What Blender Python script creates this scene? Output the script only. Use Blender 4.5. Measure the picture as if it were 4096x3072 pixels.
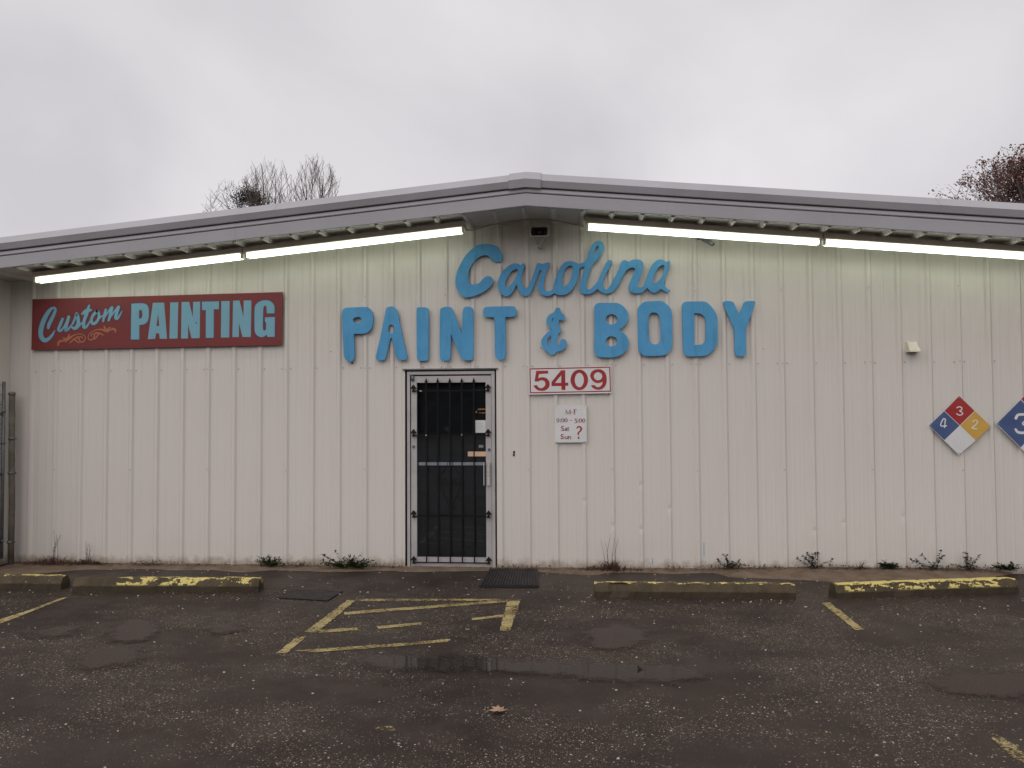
import bpy, bmesh, math, random
from mathutils import Vector, Matrix
from mathutils.geometry import tessellate_polygon

for _o in list(bpy.data.objects):
    bpy.data.objects.remove(_o, do_unlink=True)
SC = bpy.context.scene
COL = SC.collection
R = math.radians
random.seed(11)

# ------------------------------------------------------------------ camera
cam_data = bpy.data.cameras.new("camera")
cam_data.sensor_fit = 'HORIZONTAL'
cam_data.sensor_width = 36.0
cam_data.lens = 36.0 * 3226.03 / 4096.0
cam_data.clip_start = 0.05
cam_data.clip_end = 3000.0
cam = bpy.data.objects.new("camera", cam_data)
COL.objects.link(cam)
_r = Vector((0.99646117, 0.08384844, -0.00588066))
_u = Vector((0.0087316, -0.03367497, 0.99939469))
_f = Vector((-0.08359965, 0.99590935, 0.03428793))
cam.matrix_world = Matrix(((_r.x, _u.x, -_f.x, 0.0), (_r.y, _u.y, -_f.y, -8.888),
                           (_r.z, _u.z, -_f.z, 1.7219), (0, 0, 0, 1)))
SC.camera = cam

# ------------------------------------------------------------------ sky, sun, exposure
SUN_EL, SUN_AZ = R(48), R(203)          # behind the photographer, high, smeared by cloud
world = bpy.data.worlds.new("World")
SC.world = world
world.use_nodes = True
wt = world.node_tree
wt.nodes.clear()
w_out = wt.nodes.new("ShaderNodeOutputWorld")
w_bg = wt.nodes.new("ShaderNodeBackground")
w_sky = wt.nodes.new("ShaderNodeTexSky")
w_sky.sky_type = 'NISHITA'
w_sky.sun_disc = False
w_sky.sun_elevation = SUN_EL
w_sky.sun_rotation = SUN_AZ
w_scale = wt.nodes.new("ShaderNodeVectorMath"); w_scale.operation = 'SCALE'
w_scale.inputs['Scale'].default_value = 0.10
wt.links.new(w_sky.outputs[0], w_scale.inputs[0])
w_tc = wt.nodes.new("ShaderNodeTexCoord")
w_map = wt.nodes.new("ShaderNodeMapping")
w_map.inputs['Scale'].default_value = (1.0, 1.0, 1.15)
w_map.inputs['Location'].default_value = (3.1, 0.4, 0.2)
wt.links.new(w_tc.outputs['Generated'], w_map.inputs[0])
w_n = wt.nodes.new("ShaderNodeTexNoise")
w_n.inputs['Scale'].default_value = 2.3
w_n.inputs['Detail'].default_value = 5.0
w_n.inputs['Roughness'].default_value = 0.48
w_n.inputs['Distortion'].default_value = 0.35
wt.links.new(w_map.outputs[0], w_n.inputs['Vector'])
w_cr = wt.nodes.new("ShaderNodeValToRGB")
w_cr.color_ramp.elements[0].position = 0.34
w_cr.color_ramp.elements[0].color = (0.64, 0.618, 0.640, 1)
w_cr.color_ramp.elements[1].position = 0.68
w_cr.color_ramp.elements[1].color = (0.85, 0.822, 0.840, 1)
wt.links.new(w_n.outputs['Fac'], w_cr.inputs[0])
w_mix = wt.nodes.new("ShaderNodeMix"); w_mix.data_type = 'RGBA'
w_mix.inputs[0].default_value = 0.95
wt.links.new(w_scale.outputs[0], w_mix.inputs[6])
wt.links.new(w_cr.outputs[0], w_mix.inputs[7])
wt.links.new(w_mix.outputs[2], w_bg.inputs['Color'])
w_bg.inputs['Strength'].default_value = 1.0
wt.links.new(w_bg.outputs[0], w_out.inputs[0])

sun_d = bpy.data.lights.new("sun", 'SUN')
sun_d.energy = 1.5
sun_d.angle = R(80)
sun_d.color = (1.0, 0.965, 0.93)
sun = bpy.data.objects.new("sun", sun_d)
COL.objects.link(sun)
_dir = Vector((math.sin(SUN_AZ) * math.cos(SUN_EL), math.cos(SUN_AZ) * math.cos(SUN_EL), math.sin(SUN_EL)))
sun.rotation_euler = _dir.to_track_quat('Z', 'Y').to_euler()
sun.location = _dir * 40

SC.view_settings.view_transform = 'Standard'
SC.view_settings.look = 'None'
SC.view_settings.exposure = 0.0
SC.view_settings.gamma = 1.0
SC.view_settings.use_curve_mapping = False

# ------------------------------------------------------------------ traced outlines, metres (x, z) on the wall, (x, y) on the ground
LETTERS = {'P':[[(-2.6521,2.8531),(-2.6413,2.8797),(-2.6168,2.898),(-2.5407,2.9021),(-2.4429,2.9042),(-2.3778,2.9063),(-2.3453,2.8935),(-2.3183,2.8637),(-2.2993,2.8261),(-2.2939,2.7833),(-2.2966,2.7248),(-2.3074,2.677),(-2.3291,2.64),(-2.3615,2.6138),(-2.3994,2.6027),(-2.516,2.6027),(-2.516,2.6027),(-2.5186,2.5574),(-2.5104,2.4773),(-2.5066,2.3974),(-2.5065,2.3388),(-2.5211,2.3071),(-2.5509,2.2888),(-2.5753,2.2864),(-2.6025,2.3053),(-2.6215,2.3322),(-2.6314,2.3669),(-2.638,2.463),(-2.6436,2.6125),(-2.6504,2.7461)],[(-2.5269,2.7603),(-2.5161,2.7841),(-2.4808,2.7927),(-2.4428,2.7883),(-2.4293,2.7694),(-2.432,2.7455),(-2.4509,2.7282),(-2.4862,2.7223),(-2.5133,2.7334)]],'A':[[(-2.1507,2.8822),(-2.1345,2.9006),(-2.0914,2.9063),(-2.0591,2.902),(-2.0375,2.8777),(-2.0214,2.8562),(-2.0053,2.7894),(-1.9893,2.6935),(-1.9653,2.5817),(-1.9413,2.4701),(-1.9119,2.3532),(-1.9093,2.3293),(-1.92,2.3083),(-1.9522,2.3007),(-2.0005,2.3023),(-2.022,2.3174),(-2.0407,2.3441),(-2.0461,2.376),(-2.0595,2.4557),(-2.0809,2.5435),(-2.0917,2.5543),(-2.1024,2.5438),(-2.124,2.4459),(-2.1456,2.3559),(-2.1564,2.3189),(-2.1753,2.3006),(-2.2427,2.3013),(-2.2642,2.3148),(-2.2696,2.3361),(-2.2534,2.405),(-2.221,2.5374),(-2.1832,2.7124),(-2.1616,2.8238)],[(-2.1239,2.6477),(-2.1212,2.6742),(-2.1104,2.6953),(-2.0916,2.7004),(-2.07,2.6947),(-2.0593,2.6786),(-2.0566,2.652),(-2.0647,2.6203),(-2.0809,2.6046),(-2.1024,2.6049),(-2.1185,2.621)]],'I':[[(-1.8065,2.8659),(-1.8001,2.8844),(-1.7797,2.892),(-1.694,2.8895),(-1.6753,2.8796),(-1.6663,2.8556),(-1.6668,2.6517),(-1.6695,2.3873),(-1.6697,2.3134),(-1.682,2.2924),(-1.7755,2.2908),(-1.7969,2.3043),(-1.8032,2.336),(-1.806,2.6007)]],'N':[[(-1.5401,2.8615),(-1.529,2.8768),(-1.5067,2.8852),(-1.4845,2.8924),(-1.4401,2.8916),(-1.4135,2.8837),(-1.4003,2.8614),(-1.3651,2.7749),(-1.3081,2.6289),(-1.2941,2.5891),(-1.2941,2.5891),(-1.2926,2.655),(-1.2906,2.809),(-1.2829,2.8573),(-1.2629,2.8855),(-1.232,2.8894),(-1.1966,2.8866),(-1.1746,2.8709),(-1.1659,2.8421),(-1.1658,2.6532),(-1.1641,2.4338),(-1.1673,2.3156),(-1.1859,2.2939),(-1.2079,2.2897),(-1.2829,2.2941),(-1.3005,2.3127),(-1.3224,2.3612),(-1.3663,2.4539),(-1.419,2.5821),(-1.419,2.5821),(-1.4193,2.481),(-1.4219,2.3492),(-1.4265,2.3097),(-1.4465,2.2924),(-1.4908,2.2863),(-1.5262,2.2933),(-1.5417,2.3154),(-1.5459,2.3946),(-1.5454,2.5706),(-1.5427,2.7469)]],'T':[[(-1.0579,2.8448),(-1.0511,2.8666),(-1.0246,2.8837),(-0.9322,2.8844),(-0.8005,2.8844),(-0.7173,2.8851),(-0.6955,2.8673),(-0.6847,2.843),(-0.685,2.7992),(-0.6961,2.7775),(-0.7224,2.767),(-0.81,2.764),(-0.81,2.764),(-0.8098,2.648),(-0.8094,2.4731),(-0.8079,2.3507),(-0.8191,2.3116),(-0.8411,2.2922),(-0.8696,2.286),(-0.8958,2.295),(-0.9198,2.3215),(-0.9297,2.3522),(-0.9289,2.5184),(-0.931,2.6936),(-0.9373,2.7651),(-0.9373,2.7651),(-1.0208,2.7673),(-1.045,2.7743),(-1.0568,2.7964)]],'&':[[(-0.2538,2.86),(-0.2158,2.8602),(-0.2045,2.8478),(-0.1991,2.8133),(-0.1784,2.7901),(-0.1595,2.7783),(-0.1521,2.7553),(-0.1542,2.7287),(-0.1714,2.7156),(-0.1903,2.7197),(-0.213,2.7315),(-0.2209,2.703),(-0.2231,2.6534),(-0.2024,2.6341),(-0.1893,2.611),(-0.1932,2.5958),(-0.2142,2.5847),(-0.2294,2.5754),(-0.2355,2.5354),(-0.2415,2.486),(-0.2399,2.4555),(-0.2305,2.4458),(-0.2152,2.4533),(-0.2056,2.4741),(-0.2072,2.5027),(-0.192,2.5139),(-0.1616,2.5146),(-0.1447,2.5018),(-0.1385,2.477),(-0.1414,2.4428),(-0.1587,2.4126),(-0.1816,2.3919),(-0.2196,2.3791),(-0.2538,2.37),(-0.2673,2.3435),(-0.2882,2.3411),(-0.3186,2.3422),(-0.3318,2.3576),(-0.3412,2.3729),(-0.3715,2.3866),(-0.3979,2.4118),(-0.4129,2.4501),(-0.4164,2.4921),(-0.4086,2.5225),(-0.3817,2.5565),(-0.3472,2.5904),(-0.3204,2.6072),(-0.3013,2.6183),(-0.3013,2.6183),(-0.3202,2.6358),(-0.3428,2.659),(-0.3521,2.6897),(-0.3538,2.7279),(-0.3497,2.7584),(-0.3305,2.781),(-0.2999,2.7997),(-0.2732,2.8088),(-0.2636,2.8296)],[(-0.2928,2.7423),(-0.2775,2.7535),(-0.2796,2.7268),(-0.2855,2.7021),(-0.2949,2.7098),(-0.2974,2.7271)],[(-0.3438,2.5293),(-0.3094,2.5574),(-0.3094,2.5574),(-0.3078,2.5173),(-0.3157,2.4793),(-0.3253,2.4566),(-0.3386,2.4548),(-0.3511,2.4664),(-0.3516,2.4989)]],'B':[[(0.1653,2.8608),(0.1784,2.8866),(0.2023,2.9036),(0.241,2.9064),(0.314,2.9038),(0.387,2.9056),(0.4298,2.8975),(0.4723,2.873),(0.5062,2.8378),(0.5293,2.7984),(0.5374,2.7594),(0.5327,2.7162),(0.513,2.6776),(0.4827,2.6391),(0.4353,2.6052),(0.4353,2.6052),(0.482,2.5743),(0.5158,2.535),(0.5345,2.4915),(0.5383,2.4483),(0.5272,2.4097),(0.5012,2.3712),(0.4667,2.3371),(0.4152,2.314),(0.3637,2.3038),(0.2867,2.3046),(0.2138,2.3076),(0.1796,2.3275),(0.1627,2.358),(0.159,2.4229),(0.1648,2.5745),(0.166,2.7045),(0.1648,2.813)],[(0.4172,2.7201),(0.4121,2.6984),(0.398,2.68),(0.377,2.668),(0.3524,2.664),(0.3278,2.6687),(0.3071,2.6814),(0.2933,2.7002),(0.2886,2.7221),(0.2937,2.7439),(0.3079,2.7623),(0.3289,2.7744),(0.3535,2.7783),(0.3781,2.7736),(0.3988,2.7608),(0.4126,2.7421)],[(0.4148,2.481),(0.4097,2.4599),(0.3956,2.4422),(0.3746,2.4305),(0.35,2.4266),(0.3255,2.4311),(0.3047,2.4434),(0.291,2.4615),(0.2863,2.4827),(0.2914,2.5039),(0.3055,2.5216),(0.3265,2.5334),(0.3511,2.5372),(0.3757,2.5327),(0.3964,2.5204),(0.4101,2.5023)]],'O':[[(0.6321,2.827),(0.6473,2.857),(0.6732,2.8825),(0.699,2.9037),(0.7332,2.9139),(0.8056,2.9148),(0.8779,2.9179),(0.9118,2.9086),(0.9496,2.88),(0.9831,2.8471),(0.9996,2.808),(1.005,2.7347),(1.0055,2.6056),(1.0063,2.4982),(1.0032,2.4166),(0.9858,2.3782),(0.9557,2.3442),(0.9259,2.3252),(0.8834,2.3171),(0.7986,2.3151),(0.7136,2.3148),(0.684,2.3259),(0.6503,2.3564),(0.637,2.3867),(0.6368,2.4816),(0.6344,2.6542),(0.6335,2.7622)],[(0.7525,2.7387),(0.7657,2.773),(0.7914,2.7907),(0.8212,2.7915),(0.8508,2.7781),(0.8695,2.7498),(0.8752,2.6937),(0.88,2.5644),(0.877,2.487),(0.8639,2.4571),(0.8383,2.4423),(0.8086,2.4427),(0.779,2.456),(0.7602,2.4842),(0.7548,2.5662),(0.7509,2.674)]],'D':[[(1.1141,2.8672),(1.1236,2.8883),(1.1447,2.9029),(1.2326,2.9043),(1.3578,2.9035),(1.3867,2.8859),(1.4196,2.8535),(1.4522,2.8105),(1.4766,2.7676),(1.4885,2.7292),(1.4893,2.6444),(1.492,2.5384),(1.489,2.4791),(1.4801,2.4326),(1.4588,2.3948),(1.425,2.3571),(1.3872,2.3258),(1.3579,2.3113),(1.2912,2.3058),(1.1662,2.3059),(1.1393,2.3224),(1.1208,2.3481),(1.1162,2.4798),(1.1148,2.6925),(1.1141,2.799)],[(1.2442,2.7735),(1.2442,2.7735),(1.2809,2.775),(1.3183,2.7638),(1.3472,2.7399),(1.3601,2.71),(1.3637,2.6675),(1.3602,2.5402),(1.3582,2.4808),(1.3432,2.4556),(1.32,2.4326),(1.2396,2.4323),(1.2396,2.4323),(1.2419,2.6055)]],'Y':[[(1.5447,2.8811),(1.5615,2.8978),(1.5782,2.9026),(1.6363,2.9007),(1.661,2.8897),(1.673,2.8662),(1.6969,2.8022),(1.7212,2.7637),(1.7295,2.7656),(1.7468,2.8141),(1.7641,2.8688),(1.7811,2.894),(1.8142,2.8985),(1.8823,2.8986),(1.8904,2.8878),(1.8837,2.8541),(1.8534,2.7658),(1.8191,2.6817),(1.7933,2.6145),(1.7862,2.5554),(1.7863,2.4287),(1.7868,2.3316),(1.772,2.3065),(1.7471,2.2992),(1.6976,2.301),(1.6772,2.3161),(1.666,2.3457),(1.665,2.4725),(1.6626,2.5868),(1.6448,2.642),(1.5968,2.7572)]],'C':[[(-1.3676,3.1851),(-1.3567,3.2485),(-1.3406,3.3065),(-1.3084,3.3642),(-1.2709,3.4376),(-1.2228,3.4949),(-1.1588,3.5492),(-1.1056,3.5771),(-1.0419,3.5862),(-0.9731,3.582),(-0.9203,3.5649),(-0.8782,3.5295),(-0.8467,3.4865),(-0.8364,3.4387),(-0.8393,3.407),(-0.8579,3.381),(-0.8896,3.3754),(-0.9265,3.3878),(-0.9634,3.4124),(-0.9897,3.442),(-1.0028,3.4556),(-1.0319,3.4589),(-1.0797,3.4493),(-1.1275,3.4186),(-1.1702,3.3718),(-1.2023,3.3195),(-1.2211,3.267),(-1.2282,3.2088),(-1.2214,3.1717),(-1.1977,3.1421),(-1.1606,3.1335),(-1.1235,3.138),(-1.0916,3.1586),(-1.0597,3.1949),(-1.0278,3.2207),(-0.9907,3.2263),(-0.9591,3.2114),(-0.9434,3.1821),(-0.9462,3.1452),(-0.9702,3.1087),(-1.0126,3.0725),(-1.0816,3.0316),(-1.1612,3.0013),(-1.2248,2.9892),(-1.2726,2.9927),(-1.3044,3.0171),(-1.3414,3.0681),(-1.3636,3.1214)]],'script':[[(-0.8935,3.1231),(-0.8906,3.1758),(-0.8692,3.2281),(-0.8373,3.2802),(-0.7949,3.3163),(-0.7526,3.3471),(-0.7104,3.362),(-0.6683,3.3585),(-0.637,3.3341),(-0.6211,3.3548),(-0.5974,3.3622),(-0.5886,3.3383),(-0.6084,3.2808),(-0.6245,3.2337),(-0.6274,3.1811),(-0.6199,3.1284),(-0.6018,3.0886),(-0.5809,3.0777),(-0.5598,3.0957),(-0.5279,3.1529),(-0.5012,3.226),(-0.4746,3.2991),(-0.4585,3.354),(-0.4375,3.3614),(-0.4114,3.3504),(-0.38,3.3497),(-0.3485,3.3622),(-0.3224,3.3669),(-0.3147,3.3509),(-0.3386,3.291),(-0.3652,3.2285),(-0.3787,3.1657),(-0.3843,3.1133),(-0.382,3.0713),(-0.3613,3.0447),(-0.3248,3.0414),(-0.2986,3.054),(-0.2829,3.0668),(-0.2813,3.0861),(-0.2724,3.1335),(-0.2547,3.1851),(-0.2328,3.2366),(-0.2152,3.2839),(-0.1891,3.3267),(-0.1544,3.3606),(-0.1199,3.3729),(-0.0813,3.3729),(-0.0428,3.3625),(-0.0044,3.3423),(0.03,3.3458),(0.0772,3.3643),(0.0903,3.3899),(0.0992,3.4243),(0.1168,3.4801),(0.143,3.5358),(0.1732,3.574),(0.2119,3.5895),(0.2502,3.583),(0.2756,3.5543),(0.2816,3.5196),(0.2662,3.4724),(0.2315,3.4084),(0.1883,3.3619),(0.1496,3.3282),(0.1277,3.2725),(0.1101,3.2124),(0.0881,3.1481),(0.077,3.1009),(0.081,3.0706),(0.1001,3.053),(0.13,3.0589),(0.1602,3.0907),(0.1947,3.1288),(0.2164,3.1672),(0.2425,3.227),(0.273,3.291),(0.2991,3.3466),(0.325,3.374),(0.3547,3.3721),(0.3674,3.3623),(0.3629,3.3366),(0.3412,3.2939),(0.3066,3.2429),(0.2805,3.1875),(0.2629,3.1318),(0.2626,3.093),(0.275,3.0584),(0.3004,3.0471),(0.3262,3.066),(0.3521,3.1086),(0.3782,3.164),(0.395,3.1895),(0.4209,3.2394),(0.442,3.2876),(0.4527,3.3257),(0.4703,3.3618),(0.4944,3.3728),(0.5217,3.3659),(0.5421,3.3498),(0.5628,3.3615),(0.5972,3.3747),(0.6314,3.3739),(0.6655,3.3697),(0.6893,3.3571),(0.7028,3.3377),(0.7023,3.2995),(0.6915,3.2477),(0.6737,3.1857),(0.6562,3.1479),(0.6422,3.1135),(0.6368,3.0893),(0.6417,3.0719),(0.6689,3.0628),(0.6929,3.071),(0.7103,3.0983),(0.728,3.1534),(0.7456,3.205),(0.7632,3.2463),(0.7876,3.2977),(0.8153,3.3353),(0.8497,3.3605),(0.8805,3.3685),(0.9111,3.3661),(0.9381,3.35),(0.9532,3.3323),(0.9636,3.3494),(0.9789,3.3543),(0.989,3.3454),(0.9903,3.3108),(0.9812,3.266),(0.9602,3.2111),(0.9392,3.1665),(0.9287,3.1391),(0.925,3.1115),(0.9314,3.0837),(0.9515,3.0557),(0.975,3.0346),(0.9935,3.029),(0.9883,3.017),(0.9712,3.007),(0.9474,3.0057),(0.9205,3.0218),(0.8902,3.05),(0.8902,3.05),(0.8627,3.0228),(0.8387,3.006),(0.8114,3.003),(0.7843,3.0104),(0.7573,3.0386),(0.7406,3.0649),(0.7406,3.0649),(0.7267,3.0426),(0.7026,3.0188),(0.6717,3.0038),(0.6341,3.0011),(0.5966,3.0052),(0.5625,3.0197),(0.5439,3.0391),(0.5408,3.0704),(0.5463,3.1049),(0.5604,3.1394),(0.5849,3.1909),(0.606,3.2391),(0.6131,3.2667),(0.6064,3.2825),(0.5825,3.2864),(0.5551,3.2818),(0.5275,3.2633),(0.4997,3.2274),(0.4717,3.1758),(0.4472,3.1277),(0.4228,3.083),(0.3915,3.0454),(0.3603,3.0165),(0.3258,3.0049),(0.2915,3.0021),(0.2576,3.0157),(0.2279,3.0334),(0.2026,3.0597),(0.2026,3.0597),(0.1767,3.0344),(0.1381,3.0092),(0.091,2.9993),(0.0483,3.0044),(0.0143,3.0244),(0.0017,3.0548),(0.0064,3.0979),(0.024,3.1537),(0.0417,3.2181),(0.055,3.2697),(0.066,3.3105),(0.066,3.3105),(0.0467,3.3044),(0.0102,3.2901),(0.0102,3.2901),(0.0055,3.2405),(-0.0057,3.1845),(-0.0276,3.1288),(-0.0581,3.0732),(-0.097,3.0308),(-0.1402,3.0013),(-0.1874,2.9957),(-0.2304,2.9995),(-0.2518,3.0098),(-0.2689,3.0231),(-0.2689,3.0231),(-0.2906,3.004),(-0.3304,2.9891),(-0.3721,2.9914),(-0.4086,3.0062),(-0.4346,3.0303),(-0.45,3.0673),(-0.4496,3.1251),(-0.4334,3.1931),(-0.4148,3.24),(-0.4041,3.2713),(-0.4041,3.2713),(-0.4276,3.2771),(-0.4276,3.2771),(-0.4382,3.251),(-0.4596,3.1936),(-0.4862,3.1258),(-0.5129,3.058),(-0.5394,3.0112),(-0.5709,2.9908),(-0.6024,2.9913),(-0.6337,3.0155),(-0.6597,3.0555),(-0.6778,3.1032),(-0.6829,3.1322),(-0.6829,3.1322),(-0.6935,3.1087),(-0.7175,3.0565),(-0.7493,3.015),(-0.7863,2.992),(-0.8231,2.9979),(-0.8598,3.0223),(-0.8833,3.0596)],[(-0.8117,3.1426),(-0.801,3.174),(-0.7797,3.2158),(-0.7531,3.2574),(-0.7161,3.2883),(-0.6845,3.2982),(-0.6688,3.2899),(-0.6716,3.2558),(-0.6849,3.2244),(-0.7115,3.1723),(-0.7381,3.1306),(-0.7646,3.1048),(-0.7909,3.0974),(-0.8093,3.1109)],[(-0.1821,3.1231),(-0.1861,3.1578),(-0.1728,3.2181),(-0.1551,3.274),(-0.1291,3.3081),(-0.0989,3.3239),(-0.0732,3.3199),(-0.0647,3.3024),(-0.0695,3.2506),(-0.0828,3.1947),(-0.1003,3.1475),(-0.1264,3.1134),(-0.1523,3.0966),(-0.1737,3.0992)],[(0.1613,3.4359),(0.168,3.4703),(0.1855,3.5088),(0.2028,3.5344),(0.2178,3.5362),(0.2197,3.521),(0.2065,3.4781),(0.1806,3.4441)],[(0.8028,3.1416),(0.8101,3.176),(0.8276,3.2207),(0.8519,3.2617),(0.8795,3.2923),(0.9035,3.3074),(0.9239,3.307),(0.9323,3.2912),(0.9266,3.2498),(0.9125,3.2051),(0.8916,3.1675),(0.8675,3.1368),(0.84,3.1132),(0.8195,3.1118),(0.806,3.1242)]]}
SIGN_BOARD = [(-6.3291,3.0606),(-3.3416,3.0905),(-3.3479,2.4895),(-6.3354,2.4696)]
SIGN_CAPS = {'P':[[(-5.1256,2.9869),(-5.1256,2.9869),(-5.0607,2.991),(-4.9936,2.9911),(-4.9533,2.9818),(-4.9263,2.9577),(-4.9169,2.9189),(-4.9162,2.8416),(-4.9224,2.7988),(-4.9422,2.7648),(-4.9777,2.746),(-5.029,2.7403),(-5.029,2.7403),(-5.0282,2.5751),(-5.0282,2.5751),(-5.1278,2.5752),(-5.1278,2.5752),(-5.1276,2.759)],[(-5.033,2.9123),(-5.033,2.9123),(-5.0107,2.914),(-4.9972,2.9031),(-4.9932,2.8643),(-4.9964,2.83),(-5.0097,2.8152),(-5.0329,2.8143),(-5.0329,2.8143)]],'A':[[(-4.8686,2.9933),(-4.8686,2.9933),(-4.735,2.9931),(-4.735,2.9931),(-4.6965,2.5792),(-4.6965,2.5792),(-4.7823,2.5791),(-4.7823,2.5791),(-4.7917,2.6426),(-4.7917,2.6426),(-4.8273,2.6431),(-4.8273,2.6431),(-4.8379,2.5799),(-4.8379,2.5799),(-4.926,2.5751),(-4.926,2.5751)],[(-4.805,2.8699),(-4.805,2.8699),(-4.7903,2.7261),(-4.7903,2.7261),(-4.8237,2.7266),(-4.8237,2.7266)]],'I':[[(-4.6616,2.994),(-4.6616,2.994),(-4.5662,2.9945),(-4.5662,2.9945),(-4.5715,2.5797),(-4.5715,2.5797),(-4.6681,2.5789),(-4.6681,2.5789)]],'N':[[(-4.5263,2.996),(-4.5263,2.996),(-4.4377,2.9966),(-4.4377,2.9966),(-4.393,2.8205),(-4.393,2.8205),(-4.3891,2.9957),(-4.3891,2.9957),(-4.3074,2.9964),(-4.3074,2.9964),(-4.3095,2.5804),(-4.3095,2.5804),(-4.4056,2.5796),(-4.4056,2.5796),(-4.4467,2.7402),(-4.4467,2.7402),(-4.4476,2.578),(-4.4476,2.578),(-4.5294,2.5791),(-4.5294,2.5791)]],'T':[[(-4.2848,2.9961),(-4.2848,2.9961),(-4.0849,2.9972),(-4.0849,2.9972),(-4.0843,2.9077),(-4.0843,2.9077),(-4.1449,2.9077),(-4.1449,2.9077),(-4.145,2.5825),(-4.145,2.5825),(-4.2359,2.5815),(-4.2359,2.5815),(-4.2383,2.9002),(-4.2383,2.9002),(-4.2827,2.901),(-4.2827,2.901)]],'I2':[[(-4.0569,2.999),(-4.0569,2.999),(-3.9591,2.9986),(-3.9591,2.9986),(-3.9611,2.5836),(-3.9611,2.5836),(-4.0588,2.5836),(-4.0588,2.5836)]],'N2':[[(-3.9182,3.0011),(-3.9182,3.0011),(-3.843,3.002),(-3.843,3.002),(-3.7955,2.8141),(-3.7955,2.8141),(-3.7928,3.0021),(-3.7928,3.0021),(-3.7038,3.0005),(-3.7038,3.0005),(-3.7086,2.5856),(-3.7086,2.5856),(-3.8058,2.586),(-3.8058,2.586),(-3.847,2.745),(-3.847,2.745),(-3.8475,2.5874),(-3.8475,2.5874),(-3.924,2.5862),(-3.924,2.5862)]],'G':[[(-3.6662,2.8773),(-3.6618,2.9358),(-3.6389,2.9669),(-3.5974,2.9932),(-3.542,3.0022),(-3.4958,2.996),(-3.4588,2.9728),(-3.4357,2.941),(-3.4318,2.9004),(-3.433,2.8501),(-3.433,2.8501),(-3.5228,2.8502),(-3.5228,2.8502),(-3.5255,2.92),(-3.5325,2.9359),(-3.5463,2.9406),(-3.5601,2.9296),(-3.5646,2.8937),(-3.5677,2.7858),(-3.5681,2.6779),(-3.5611,2.6576),(-3.545,2.6529),(-3.5312,2.6684),(-3.5291,2.7043),(-3.5307,2.7492),(-3.5307,2.7492),(-3.5431,2.7539),(-3.5431,2.7539),(-3.5434,2.8056),(-3.5434,2.8056),(-3.4282,2.807),(-3.4282,2.807),(-3.4304,2.584),(-3.4304,2.584),(-3.5147,2.5838),(-3.5147,2.5838),(-3.5217,2.6099),(-3.5217,2.6099),(-3.5447,2.5923),(-3.5723,2.5814),(-3.6046,2.5841),(-3.6324,2.6002),(-3.6556,2.6253),(-3.665,2.6614),(-3.6666,2.7873)]]}
CUSTOM = [[(-6.1296,2.7256,0.0321),(-6.1186,2.7668,0.0408),(-6.0904,2.8216,0.042),(-6.0594,2.8873,0.0362),(-6.0445,2.9368,0.028),(-6.0703,2.9565,0.0233),(-6.1151,2.9269,0.0408),(-6.1662,2.8504,0.0525),(-6.2055,2.7571,0.0584),(-6.2204,2.6689,0.0572),(-6.2062,2.608,0.0514),(-6.1651,2.5799,0.0479),(-6.1161,2.6013,0.0362),(-6.0762,2.6449,0.0263),(-6.0491,2.6913,0.0093)],[(-5.956,2.8239,0.028),(-5.9851,2.7538,0.0338),(-6.0046,2.7017,0.0292),(-5.9756,2.6903,0.028),(-5.9385,2.7311,0.0175),(-5.8867,2.8294,0.0233)],[(-5.8812,2.847,0.0338),(-5.9043,2.7636,0.035),(-5.9161,2.6949,0.035),(-5.8833,2.7082,0.0245),(-5.8379,2.7599,0.0146)],[(-5.8322,2.7653,0.0204),(-5.807,2.8227,0.0233),(-5.7847,2.8857,0.0321),(-5.7696,2.8331,0.0385),(-5.7632,2.7835,0.0408),(-5.777,2.7342,0.0443),(-5.8113,2.7127,0.0327),(-5.8461,2.7325,0.0198)],[(-5.754,2.7393,0.0198),(-5.7199,2.7773,0.0152)],[(-5.6349,2.974,0.021),(-5.6609,2.8919,0.0408),(-5.6942,2.7934,0.035),(-5.6963,2.7303,0.0362),(-5.6646,2.7298,0.0257),(-5.6138,2.8032,0.0163)],[(-5.7155,2.879,0.0268),(-5.6727,2.9114,0.0408),(-5.6153,2.9214,0.0268)],[(-5.5375,2.9064,0.0338),(-5.5829,2.8632,0.0321),(-5.6052,2.8031,0.0321),(-5.5828,2.7632,0.0321),(-5.5361,2.791,0.0321),(-5.5127,2.8456,0.0321),(-5.5201,2.8951,0.0292),(-5.5404,2.9065,0.0292)],[(-5.5021,2.8289,0.0152),(-5.468,2.8559,0.0152)],[(-5.4315,2.9212,0.028),(-5.448,2.861,0.0303),(-5.4615,2.7926,0.0233)],[(-5.455,2.8227,0.0152),(-5.4054,2.8933,0.0198),(-5.3631,2.9447,0.0303)],[(-5.3574,2.9446,0.0321),(-5.3765,2.8654,0.0338),(-5.3957,2.7999,0.0257)],[(-5.3874,2.8217,0.0152),(-5.3254,2.903,0.0198),(-5.2831,2.9516,0.0292)],[(-5.2773,2.9515,0.0338),(-5.3022,2.8752,0.035),(-5.312,2.8287,0.0338),(-5.2901,2.8201,0.028),(-5.262,2.8581,0.0198),(-5.2368,2.9043,0.0082)]]
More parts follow.
